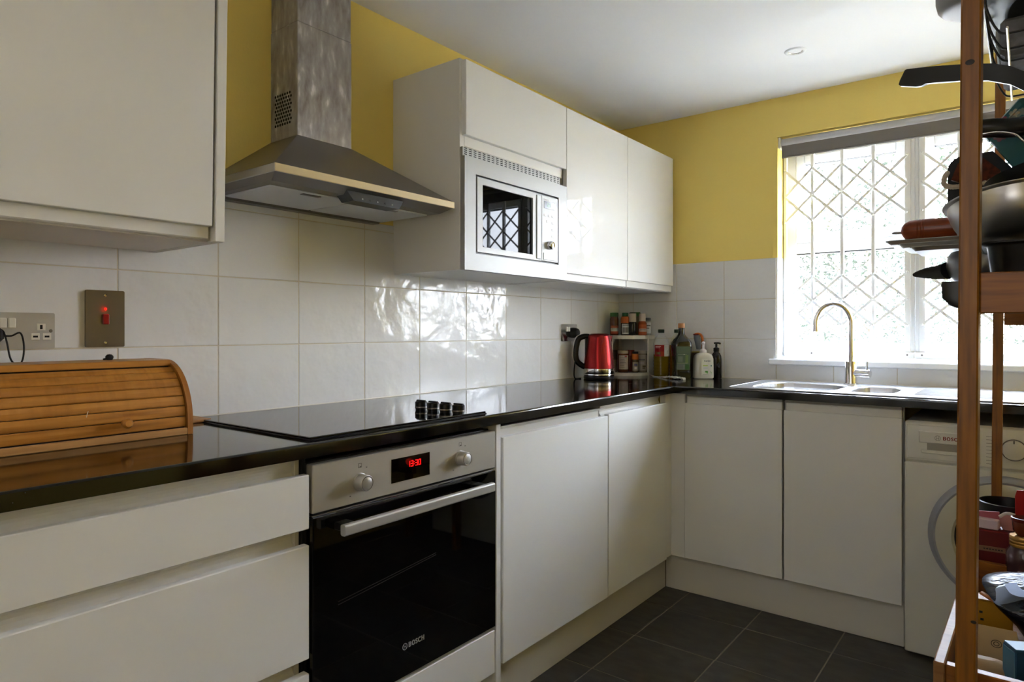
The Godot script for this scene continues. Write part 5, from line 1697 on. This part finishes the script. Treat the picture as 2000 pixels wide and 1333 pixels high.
func shelf_pans():
	var blk = mat(Color(0.018, 0.018, 0.02), 0.3)
	var ys = 1.2552
	# roasting tin, the big dark shape behind the post
	var rt = thing("roasting_tin", "large black roasting tin on the middle shelf behind the near post", "roasting tin", Vector3(1.95, ys, 1.83))
	obj("tin_body", lf([[0.0, 0.150, 0.085, 8.0], [0.005, 0.158, 0.090, 8.0], [0.054, 0.164, 0.096, 8.0], [0.057, 0.172, 0.102, 8.0], [0.060, 0.172, 0.102, 8.0], [0.060, 0.164, 0.094, 8.0]], 48), blk, rt)
	var rm = []
	for p in rrect(-0.1735, -0.1015, 0.1735, 0.1015, 0.02, 5):
		rm.append(Vector3(p.x, 0.0595, p.y))
	obj("rim_wire", t1(rm, 0.0024, 8, true), mat(Color(0.12, 0.11, 0.10), 0.3, 0.6), rt)
	# steel saute pan with a dark handle
	var n1 = 16
	var sp = thing("saucepan", "rounded steel saucepan with a dark grey handle pointing left, below the thin baking trays", "pan", Vector3(1.800, ys, 1.605))
	obj("pan_body", l1([Vector2(0, 0.0), Vector2(0.062, 0.0), Vector2(0.078, 0.008), Vector2(0.093, 0.026), Vector2(0.0985, 0.046), Vector2(0.096, 0.066), Vector2(0.089, 0.076), Vector2(0.086, 0.076), Vector2(0.092, 0.064), Vector2(0.0945, 0.046), Vector2(0.088, 0.026), Vector2(0.07, 0.010), Vector2(0.0, 0.004)], 48), mat(Color(0.50, 0.50, 0.52), 0.3, 0.9), sp)
	var hp = smooth([Vector3(-0.094, 0.038, 0.010), Vector3(-0.112, 0.036, -0.006), Vector3(-0.14, 0.037, -0.028), Vector3(-0.165, 0.036, -0.048)], 5)
	obj("handle", t1(hp, rads([0.019, 0.0165, 0.012, 0.004], hp.size()), 14, false, 1.0), mat(Color(0.07, 0.07, 0.075), 0.4), sp)
	# black grip hanging below
	var gp = thing("pan_grip", "rounded black pan grip hanging over the shelf edge below the steel saucepan", "pan handle", Vector3(1.735, 1.2595, 1.690))
	obj("grip", lf([[-0.052, 0.012, 0.010, 2.5, 0.006, 0.0], [-0.046, 0.022, 0.012, 3.0, 0.002, 0.0], [-0.030, 0.030, 0.012, 3.5, -0.003, 0.0], [-0.002, 0.032, 0.012, 3.5, -0.003, 0.0], [0.004, 0.031, 0.012, 3.0, -0.003, 0.0]], 28), blk, gp)
	# thin baking trays
	var y = 1.3375
	var tl = ["thin pale baking tray, lowest of three stacked on the steel saucepan", "thin pale baking tray, middle one of three stacked on the steel saucepan", "thin pale baking tray, topmost of three under the wooden roller handle"]
	for i in 3:
		var t = thing("baking_tray", tl[i], "tray", Vector3(1.7345 - i * 0.012, y, 1.573), 0.0, "stacked baking trays")
		var hx = 0.088 + i * 0.012
		obj("tray_sheet", lf([[0.0, hx, 0.075, 10.0], [0.0012, hx + 0.002, 0.077, 10.0], [0.0075, hx + 0.007, 0.080, 10.0], [0.0088, hx + 0.0085, 0.082, 10.0], [0.0088, hx + 0.004, 0.078, 10.0], [0.002, hx - 0.001, 0.073, 10.0]], 40), mat([Color(0.60, 0.58, 0.55), Color(0.74, 0.73, 0.71), Color(0.68, 0.62, 0.56)][i], 0.35, 0.4), t)
		var rim = []
		for p in rrect(-hx - 0.008, -0.0815, hx + 0.008, 0.0815, 0.012, 4):
			rim.append(Vector3(p.x, 0.0084, p.y))
		obj("rolled_rim", t1(rim, 0.0012, 6, true), m.steel_light, t)
		y += 0.0085
	# turned wooden handle with a hanging loop
	var w = thing("wooden_handle_tool", "turned reddish wooden handle with a metal hanging loop, lying on the baking trays", "utensil", Vector3(1.668, 1.3885, 1.606))
	var wx = Transform3D(Basis(Vector3(0, 0, 1), PI / 2), Vector3(0.055, 0, 0))
	var tn = [Vector2(0, 0.108), Vector2(0.010, 0.106), Vector2(0.018, 0.100), Vector2(0.0225, 0.090), Vector2(0.0240, 0.078), Vector2(0.0242, 0.0745), Vector2(0.0236, 0.0735), Vector2(0.0242, 0.0725), Vector2(0.0242, 0.0685), Vector2(0.0236, 0.0675), Vector2(0.0242, 0.0665), Vector2(0.0242, 0.0625), Vector2(0.0236, 0.0615), Vector2(0.0242, 0.0605), Vector2(0.0232, 0.0), Vector2(0, 0)]
	tn.reverse()
	obj("handle", l1(tn, 36, wx, 0.85), wood([Color(0.40, 0.15, 0.04), Color(0.56, 0.25, 0.09)], 61, true, 6.0, 0.3), w)
	var lp = []
	for k in 14:
		var a = TAU * k / 14
		lp.append(Vector3(-0.060 + cos(a) * 0.0095, -0.003, sin(a) * 0.008))
	obj("hanging_loop", t1(lp, 0.0022, 8, true), m.steel_plain, w)
	# large steel bowl lying on its side over the tin
	var b = thing("mixing_bowl", "shiny stainless steel mixing bowl tilted on the pile behind the near post", "bowl", Vector3(1.832, 1.338, 1.735))
	var prof = []
	for k in 11:
		var a = PI / 2 * k / 10.0
		prof.append(Vector2(0.046 + 0.065 * sin(a), 0.078 - 0.078 * cos(a)))
	prof.push_front(Vector2(0, 0.0))
	prof.append_array([Vector2(0.118, 0.080), Vector2(0.119, 0.083), Vector2(0.112, 0.082)])
	for k in 9:
		var a = PI / 2 * (8 - k) / 8.0
		prof.append(Vector2(0.045 + 0.063 * sin(a), 0.080 - 0.077 * cos(a)))
	prof.append(Vector2(0, 0.0025))
	obj("bowl_body", l1(prof, 64, Transform3D(Basis.from_euler(Vector3(deg_to_rad(-8), 0, deg_to_rad(6))), Vector3.ZERO), 0.5), m.steel_plain, b)
	# wok on top
	var wk = thing("wok", "wide black wok resting at a slant on the steel mixing bowl", "pan", Vector3(1.932, 1.413, 1.735))
	obj("pan_body", l1([Vector2(0, 0), Vector2(0.07, 0.0), Vector2(0.11, 0.013), Vector2(0.14, 0.036), Vector2(0.152, 0.052), Vector2(0.149, 0.0525), Vector2(0.137, 0.037), Vector2(0.108, 0.016), Vector2(0.068, 0.004), Vector2(0, 0.004)], 48, Transform3D(Basis.from_euler(Vector3(deg_to_rad(-4), 0, deg_to_rad(7))), Vector3.ZERO)), blk, wk)
	# black board with rounded end behind the pile
	var bd = thing("chopping_board", "black chopping board with rounded corners standing upright behind the bowl", "board", Vector3(1.704, 1.380, 1.582))
	var poly = [Vector2(0.0, 0.0), Vector2(0.0, 0.138)]
	for k in 6:
		var a = PI - PI / 2 * k / 5.0
		poly.append(Vector2(0.028 + cos(a) * 0.028, 0.138 + sin(a) * 0.028))
	poly.append_array([Vector2(0.082, 0.168), Vector2(0.122, 0.118), Vector2(0.122, 0.0)])
	obj("board", p1(poly, 0.012), mat(Color(0.014, 0.014, 0.015), 0.6), bd)
	# brown potholder with a lace edge
	var ph = thing("pot_holder", "brown quilted pot holder with a cream lace edge hanging in front of the black board", "pot holder", Vector3(1.716, 1.470, 1.655))
	var pad_shape = [Vector2(0.0, 0.012), Vector2(0.012, 0.046), Vector2(0.055, 0.052), Vector2(0.085, 0.020), Vector2(0.083, 0.004), Vector2(0.03, -0.002)]
	obj("pad", p1(pad_shape, 0.012), triplanar(_tex(mat(Color.WHITE, 0.9), ramp(noise_image(64, 0.08, 71), [Color(0.22, 0.10, 0.05), Color(0.45, 0.20, 0.10)])), 12.0), ph)
	var lc = S()
	var edge = smooth([Vector3(-0.006, 0.030, 0.013), Vector3(-0.012, 0.016, 0.013), Vector3(-0.012, 0.004, 0.013), Vector3(0.0, -0.003, 0.013), Vector3(0.02, -0.004, 0.013), Vector3(0.05, -0.004, 0.013), Vector3(0.082, 0.004, 0.013)], 4)
	for i in range(1, edge.size()):
		var ring = []
		for k in 10:
			ring.append(edge[i] + Vector3(cos(TAU * k / 10) * 0.0042, sin(TAU * k / 10) * 0.0042, 0))
		tube(lc, ring, 0.0014, 5, true)
	tube(lc, edge, 0.0028, 6)
	obj("lace_edge", lc, mat(Color(0.74, 0.68, 0.60), 0.9), ph)
	# teal flowered tin
	var tin = thing("flowered_tin", "teal tin with pink flowers wedged at a tilt among the pans", "tin", Vector3(1.866, 1.548, 1.640))
	var fm = mat(Color.WHITE, 0.45)
	var im = Image.create(128, 128, false, Image.FORMAT_RGB8)
	im.fill(Color(0.12, 0.36, 0.39))
	var rf = RandomNumberGenerator.new()
	rf.seed = 77
	for k in 9:
		var cx = rf.randi_range(10, 118)
		var cy = rf.randi_range(10, 118)
		var cc = [Color(0.72, 0.14, 0.26), Color(0.78, 0.30, 0.40), Color(0.70, 0.66, 0.55)][k % 3]
		for yy in range(-9, 10):
			for xx in range(-9, 10):
				var d = Vector2(xx, yy)
				if d.length() < 5.5 + 3.0 * absf(cos(d.angle() * 2.5)) and cx + xx >= 0 and cx + xx < 128 and cy + yy >= 0 and cy + yy < 128:
					im.set_pixel(cx + xx, cy + yy, cc if d.length() > 2.0 else Color(0.8, 0.6, 0.3))
	fm.albedo_texture = tex(im)
	triplanar(fm, 7.0)
	var bx = Transform3D(Basis.from_euler(Vector3(0.1, deg_to_rad(-38), deg_to_rad(34))), Vector3.ZERO)
	var ts = S()
	box(ts, Vector3(-0.05, -0.07, -0.05), Vector3(0.05, 0.07, 0.05), 0.006, bx)
	obj("tin_body", ts, fm, tin)
	ts = S()
	box(ts, Vector3(-0.0515, 0.048, -0.0515), Vector3(0.0515, 0.0715, 0.0515), 0.006, bx)
	obj("lid", ts, fm, tin)
	# two frying pans with long handles
	pan("frying_pan", "black frying pan whose thick handle passes behind the near post, second from the top", Vector3(2.015, 1.546, 1.80), 0.125, 0.045, [Vector3(1.762, 1.567, 1.733), Vector3(1.791, 1.562, 1.737), Vector3(1.815, 1.556, 1.745), Vector3(1.845, 1.552, 1.761), Vector3(1.90, 1.562, 1.775)], blk, blk, 0.017, Vector3.ZERO, "black frying pans")
	var tr = thing("silver_highlight", "silver curve standing for the highlight under the handle of the lower frying pan", "utensil", Vector3(1.806, 1.541, 1.755))  # chrome shape that stands for a curved silver highlight
	obj("highlight_curve", t1(smooth([Vector3(-0.045, 0.006, 0.0), Vector3(-0.01, 0.006, 0.005), Vector3(0.02, -0.004, 0.01), Vector3(0.04, -0.026, 0.015), Vector3(0.07, -0.034, 0.02)], 5), 0.0055, 10, false, 0.5), m.chrome, tr)
	obj("highlight_end", lf([[-0.040, 0.006, 0.004, 2.0, 0.052, 0.02], [-0.030, 0.013, 0.007, 2.0, 0.050, 0.02], [-0.020, 0.011, 0.007, 2.0, 0.044, 0.02]], 24), m.chrome, tr)
	var fp = pan("frying_pan", "black frying pan topping the pile, its long handle reaching out left past the post", Vector3(2.012, 1.592, 1.83), 0.145, 0.045, [], blk, blk, 0.01, Vector3.ZERO, "black frying pans")
	var hs = [Vector2(-0.0026, 1.6797), Vector2(0.0, 1.688), Vector2(0.0095, 1.7062), Vector2(0.013, 1.707), Vector2(0.0392, 1.7024), Vector2(0.0673, 1.6969), Vector2(0.1086, 1.6872), Vector2(0.1629, 1.6722), Vector2(0.1911, 1.6586), Vector2(0.2107, 1.643), Vector2(0.241, 1.6223), Vector2(0.250, 1.616), Vector2(0.250, 1.600), Vector2(0.235, 1.600), Vector2(0.2107, 1.6068), Vector2(0.1911, 1.6239), Vector2(0.1546, 1.6423), Vector2(0.1086, 1.6547), Vector2(0.0625, 1.6645), Vector2(0.049, 1.6668), Vector2(0.040, 1.6645), Vector2(0.030, 1.6655), Vector2(0.0004, 1.6756)]
	var hst = S()
	var hb = Basis(Vector3(0.9745, 0, 0.2249), Vector3(0, 1, 0), Vector3(-0.2249, 0, 0.9745))
	prism(hst, hs, 0.010, Transform3D(hb, Vector3(1.634, 0, 1.752) - hb.z * 0.005 - fp.position))
	obj("handle", hst, blk, fp)
	# wire basket slung under the top board with a grey felt box in it
	var wb = thing("wire_basket", "black wire basket hanging below the top of the shelf unit", "basket", Vector3(0, 0, 0))
	var zs = [1.82, 1.735, 1.66, 1.54, 1.40]
	for z in zs:
		var u = smooth([Vector3(1.778, 1.876, z), Vector3(1.779, 1.80, z), Vector3(1.786, 1.758, z), Vector3(1.800, 1.724, z), Vector3(1.812, 1.7145, z), Vector3(1.84, 1.7135, z), Vector3(2.06, 1.7135, z), Vector3(2.085, 1.725, z), Vector3(2.098, 1.80, z), Vector3(2.099, 1.876, z)], 3)
		obj("cross_wire", t1(u, 0.0021, 8), m.black, wb)
	for q in [[1.8155, 1.7105, true], [1.90, 1.7105, true], [1.99, 1.7105, false], [1.7765, 1.80, false], [1.7765, 1.84, false]]:
		obj("long_wire", t1([Vector3(q[0], q[1], 1.86), Vector3(q[0], q[1], 1.38)], 0.0022, 8), m.steel_plain if q[2] else m.black, wb)
	var gb = thing("felt_box", "grey felt storage box lying in the wire basket", "box", Vector3(0, 0, 0))
	var felt = _tex(mat(Color.WHITE, 0.95), ramp(noise_image(128, 0.06, 81), [Color(0.36, 0.36, 0.38), Color(0.52, 0.52, 0.55)]))
	var fs = S()
	box(fs, Vector3(1.8005, 1.7165, 1.43), Vector3(2.05, 1.793, 1.69), 0.008)
	obj("box_body", fs, triplanar(felt, 4.0), gb)
	obj("pale_lining", b1(Vector3(1.7925, 1.745, 1.46), Vector3(1.800, 1.785, 1.66), 0.003), mat(Color(0.72, 0.72, 0.70), 0.9), gb)
	var bg = thing("black_bag", "crumpled black bag stuffed in the wire basket above the felt box", "bag", Vector3(1.917, 1.7935, 1.63))
	obj("bag_body", lf([[0.0, 0.105, 0.17, 3.5], [0.010, 0.136, 0.205, 6.0], [0.045, 0.138, 0.21, 6.0], [0.064, 0.12, 0.19, 2.8], [0.070, 0.05, 0.10, 2.0]], 36), mat(Color(0.012, 0.012, 0.014), 0.45), bg)
	# pale pot on the top board
	var pp = thing("enamel_pot", "pale grey pot with a rounded base at the very top of the shelf unit", "pot", Vector3(1.762, 1.8838, 1.535))
	obj("pot_body", l1([Vector2(0, 0.0), Vector2(0.062, 0.0), Vector2(0.074, 0.004), Vector2(0.082, 0.013), Vector2(0.086, 0.03), Vector2(0.088, 0.13), Vector2(0.090, 0.134), Vector2(0.085, 0.134), Vector2(0.083, 0.03), Vector2(0.066, 0.008), Vector2(0, 0.006)], 52), mat(Color(0.62, 0.61, 0.60), 0.45, 0.1), pp)

func _tex(s, im):
	s.albedo_texture = tex(im)
	return s

func shelf_food():
	var yb = 0.4998
	# ---- near tray
	var bag = thing("snack_packet", "large shiny dark blue foil packet lying across the low tray", "packet", Vector3(1.862, 0.585, 1.585))
	var foil = mat(Color(0.06, 0.085, 0.14), 0.25, 0.2)
	foil.normal_enabled = true
	foil.normal_texture = bumps(noise_image(128, 0.035, 91, 1.0, 2.5), 8.0)
	foil.normal_scale = 0.35
	triplanar(foil, 6.0)
	var px = Transform3D(Basis.from_euler(Vector3(deg_to_rad(12), deg_to_rad(20), deg_to_rad(4))), Vector3.ZERO)
	obj("foil_bag", lf([[-0.075, 0.055, 0.055, 4.0, 0.03, 0.0], [-0.03, 0.075, 0.075, 3.5, 0.025, 0.0], [0.010, 0.085, 0.085, 3.0, 0.0, 0.0], [0.028, 0.088, 0.080, 2.8, -0.005, 0.0], [0.040, 0.060, 0.055, 2.4, 0.0, 0.0], [0.044, 0.02, 0.02, 2.0, 0.0, 0.0]], 40, px), foil, bag)
	obj("silver_band", lf([[0.0265, 0.0872, 0.04, 5.0, -0.005, 0.02], [0.0425, 0.060, 0.028, 4.0, 0.0, 0.015]], 32, px), mat(Color(0.42, 0.46, 0.54), 0.25, 0.4), bag)
	obj("orange_edge", t1(smooth([Vector3(-0.095, 0.012, 0.03), Vector3(-0.06, 0.006, 0.062), Vector3(-0.02, -0.002, 0.075)], 5), 0.006, 8, false, 0.6), mat(Color(0.70, 0.40, 0.08), 0.4), bag)
	var ye = thing("yellow_carton", "mustard yellow carton with dark green print in the low tray", "carton", Vector3(1.778, yb, 1.555), deg_to_rad(8))
	obj("carton_body", b1(Vector3(-0.045, 0.0, -0.02), Vector3(0.040, 0.068, 0.018), 0.002), mat(Color(0.72, 0.52, 0.06), 0.5), ye)
	obj("carton_flap", b1(Vector3(-0.046, 0.0682, -0.021), Vector3(0.041, 0.071, 0.019), 0.001), mat(Color(0.66, 0.46, 0.08), 0.5), ye)
	var gp = S()
	for q in [[-0.020, 0.040], [-0.018, 0.024], [-0.020, 0.010]]:
		box(gp, Vector3(q[0], q[1], 0.0178), Vector3(q[0] + 0.006, q[1] + 0.005, 0.0184), 0)
	obj("carton_print", gp, mat(Color(0.08, 0.12, 0.05), 0.5), ye)
	var bp = thing("paper_bag", "folded brown paper packet with a small printed emblem in the low tray", "packet", Vector3(1.795, yb, 1.715))
	var bpx = Transform3D(Basis.from_euler(Vector3(deg_to_rad(-18), deg_to_rad(5), 0)), Vector3.ZERO)
	obj("paper_body", lf([[0.0, 0.042, 0.014, 5.0], [0.03, 0.040, 0.016, 4.0], [0.052, 0.036, 0.008, 4.0], [0.062, 0.034, 0.0025, 4.0]], 32, bpx), mat(Color(0.70, 0.60, 0.44), 0.8), bp)
	var em = S()
	for r in [0.0085, 0.0045]:
		var pts = []
		for k in 20:
			pts.append(bpx * Vector3(cos(TAU * k / 20) * r, 0.032 + sin(TAU * k / 20) * r * 0.8, 0.0164))
		tube(em, pts, 0.0006, 5, true)
	obj("emblem", em, mat(Color(0.16, 0.10, 0.06), 0.7), bp)
	var op = thing("orange_striped_packet", "cream packet with orange stripes lying in front of the brown paper packet", "packet", Vector3(1.776, yb, 1.785), deg_to_rad(6))
	obj("packet_body", lf([[0.0, 0.036, 0.022, 4.0], [0.012, 0.040, 0.026, 3.5], [0.024, 0.034, 0.018, 3.0], [0.028, 0.02, 0.008, 2.5]], 28), mat(Color(0.72, 0.63, 0.50), 0.6), op)
	var so = S()
	for k in 3:
		box(so, Vector3(-0.022, 0.0245 - k * 0.002, -0.004 + k * 0.0075), Vector3(0.022, 0.0275 - k * 0.002, -0.001 + k * 0.0075), 0.0005)
	obj("stripes", so, mat(Color(0.68, 0.26, 0.05), 0.6), op)
	var bc = thing("blue_carton", "small blue carton standing at the near end of the low tray", "carton", Vector3(1.838, yb, 1.800), deg_to_rad(28))
	obj("carton_body", b1(Vector3(-0.024, 0.0, -0.02), Vector3(0.035, 0.072, 0.022), 0.002), mat(Color(0.08, 0.27, 0.42), 0.45), bc)
	obj("carton_side", b1(Vector3(-0.0252, 0.004, -0.018), Vector3(-0.0235, 0.068, 0.020), 0.0005), mat(Color(0.34, 0.55, 0.68), 0.45), bc)
	obj("carton_top", b1(Vector3(-0.023, 0.0722, -0.019), Vector3(0.034, 0.0745, 0.021), 0.001), mat(Color(0.25, 0.46, 0.60), 0.45), bc)
	var cl = thing("patterned_pouch", "small pale pouch with brown spots at the left front of the low tray", "pouch", Vector3(1.781, yb, 1.872))
	obj("pouch_body", lf([[0.0, 0.020, 0.016, 3.0], [0.012, 0.027, 0.022, 3.0], [0.026, 0.022, 0.016, 2.5], [0.032, 0.010, 0.006, 2.2]], 28), triplanar(_tex(mat(Color.WHITE, 0.8), ramp(noise_image(64, 0.11, 95), [Color(0.28, 0.20, 0.14), Color(0.70, 0.63, 0.54), Color(0.78, 0.72, 0.64)])), 14.0), cl)
	var sn = thing("pink_wrapper", "dusky pink wrapper lying inside the left side of the low tray", "wrapper", Vector3(1.752, yb, 1.86))
	obj("wrapper_body", lf([[0.0, 0.010, 0.055, 3.0], [0.018, 0.0105, 0.06, 3.0], [0.045, 0.009, 0.05, 2.6], [0.055, 0.003, 0.03, 2.2]], 24), mat(Color(0.45, 0.30, 0.26), 0.6), sn)
	# ---- far tray
	var rb = thing("red_gift_box", "deep red box with a beige band and tiny print in the low tray", "box", Vector3(1.787, yb, 1.245), deg_to_rad(4))
	obj("box_body", b1(Vector3(-0.060, 0.0, -0.035), Vector3(0.028, 0.152, 0.035), 0.003), mat(Color(0.36, 0.005, 0.02), 0.4), rb)
	obj("band", b1(Vector3(-0.0605, 0.098, -0.0355), Vector3(0.0285, 0.112, 0.0356), 0.001), mat(Color(0.50, 0.36, 0.27), 0.5), rb)
	var bt = S()
	for k in 7:
		box(bt, Vector3(-0.034 + k * 0.006, 0.1035, 0.0355), Vector3(-0.030 + k * 0.006, 0.1065, 0.0361), 0)
	obj("band_print", bt, mat(Color(0.10, 0.06, 0.05), 0.5), rb)
	obj("lower_edge", b1(Vector3(-0.0608, 0.0005, -0.0358), Vector3(0.0288, 0.062, 0.0362), 0.002), mat(Color(0.30, 0.01, 0.03), 0.4), rb)
	var pk = thing("pink_envelope", "pink and white folded envelope lying on the red box", "envelope", Vector3(1.775, yb + 0.1535, 1.250), deg_to_rad(-6))
	obj("white_sleeve", b1(Vector3(-0.045, 0.0, -0.02), Vector3(0.014, 0.024, 0.028), 0.002), mat(Color(0.78, 0.70, 0.74), 0.6), pk)
	obj("pink_flap", p1([Vector2(-0.046, 0.0245), Vector2(0.014, 0.021), Vector2(0.013, 0.043), Vector2(-0.03, 0.038)], 0.003, T(0, 0, 0.002)), mat(Color(0.64, 0.30, 0.34), 0.6), pk)
	var tg = thing("pink_bow", "pale pink paper bow with white edges lying on the red box beside the glass jar", "bow", Vector3(1.812, yb + 0.1535, 1.250))
	obj("loop", lf([[0.0, 0.018, 0.010, 2.5], [0.016, 0.026, 0.014, 2.5], [0.030, 0.022, 0.010, 2.2], [0.038, 0.008, 0.004, 2.0]], 26), mat(Color(0.70, 0.48, 0.46), 0.7), tg)
	obj("white_edge", t1(smooth([Vector3(-0.024, 0.032, 0.012), Vector3(-0.01, 0.042, 0.006), Vector3(0.008, 0.040, 0.006)], 4), 0.004, 8), mat(Color(0.82, 0.78, 0.78), 0.7), tg)
	var bb = thing("black_bowl", "black bowl behind the pink envelope in the far half of the low tray", "bowl", Vector3(1.80, yb, 1.055))
	obj("bowl_body", l1([Vector2(0, 0.0), Vector2(0.04, 0.0), Vector2(0.052, 0.02), Vector2(0.062, 0.10), Vector2(0.067, 0.182), Vector2(0.064, 0.184), Vector2(0.056, 0.10), Vector2(0.035, 0.012), Vector2(0, 0.01)], 44), m.black, bb)
	var jr = thing("glass_jar", "glass jar with a gold screw lid beside the red box in the low tray", "jar", Vector3(1.836, yb, 1.325))
	obj("glass_foot", l1([Vector2(0, 0.0), Vector2(0.020, 0.0), Vector2(0.030, 0.02), Vector2(0.0345, 0.085), Vector2(0.034, 0.122), Vector2(0.026, 0.136)], 32), mat(Color(0.30, 0.20, 0.22), 0.08), jr)
	obj("gold_lid", l1([Vector2(0.026, 0.136), Vector2(0.0275, 0.138), Vector2(0.0275, 0.143), Vector2(0.0268, 0.144), Vector2(0.0275, 0.145), Vector2(0.0275, 0.150), Vector2(0.0268, 0.151), Vector2(0.0275, 0.152), Vector2(0.0275, 0.160), Vector2(0.026, 0.162), Vector2(0, 0.162)], 32), mat(Color(0.72, 0.56, 0.30), 0.3, 0.7), jr)
	var jt = thing("amber_glass", "small amber glass pot with a rust coloured rim standing on the gold-lidded jar", "pot", Vector3(1.838, yb + 0.1625, 1.325))
	obj("glass_body", l1([Vector2(0, 0.0), Vector2(0.015, 0.0), Vector2(0.022, 0.012), Vector2(0.0245, 0.036), Vector2(0.0235, 0.038), Vector2(0.02, 0.012), Vector2(0, 0.003)], 30), mat(Color(0.38, 0.15, 0.08), 0.1), jt)
	obj("rust_rim", l1([Vector2(0.0242, 0.034), Vector2(0.026, 0.036), Vector2(0.026, 0.043), Vector2(0.023, 0.044), Vector2(0.022, 0.036)], 30), mat(Color(0.42, 0.10, 0.05), 0.4), jt)
	var rc = thing("red_card", "bright red folded card standing up at the back of the low tray", "card", Vector3(1.838, yb, 1.15), deg_to_rad(10))
	obj("card_front", p1([Vector2(-0.02, 0.0), Vector2(-0.02, 0.222), Vector2(-0.016, 0.238), Vector2(0.06, 0.243), Vector2(0.06, 0.0)], 0.003), mat(Color(0.62, 0.01, 0.03), 0.45), rc)
	obj("card_back", p1([Vector2(-0.004, 0.0), Vector2(0.0, 0.225), Vector2(0.065, 0.225), Vector2(0.065, 0.0)], 0.003, T(0, 0, 0.012)), mat(Color(0.58, 0.13, 0.16), 0.5), rc)
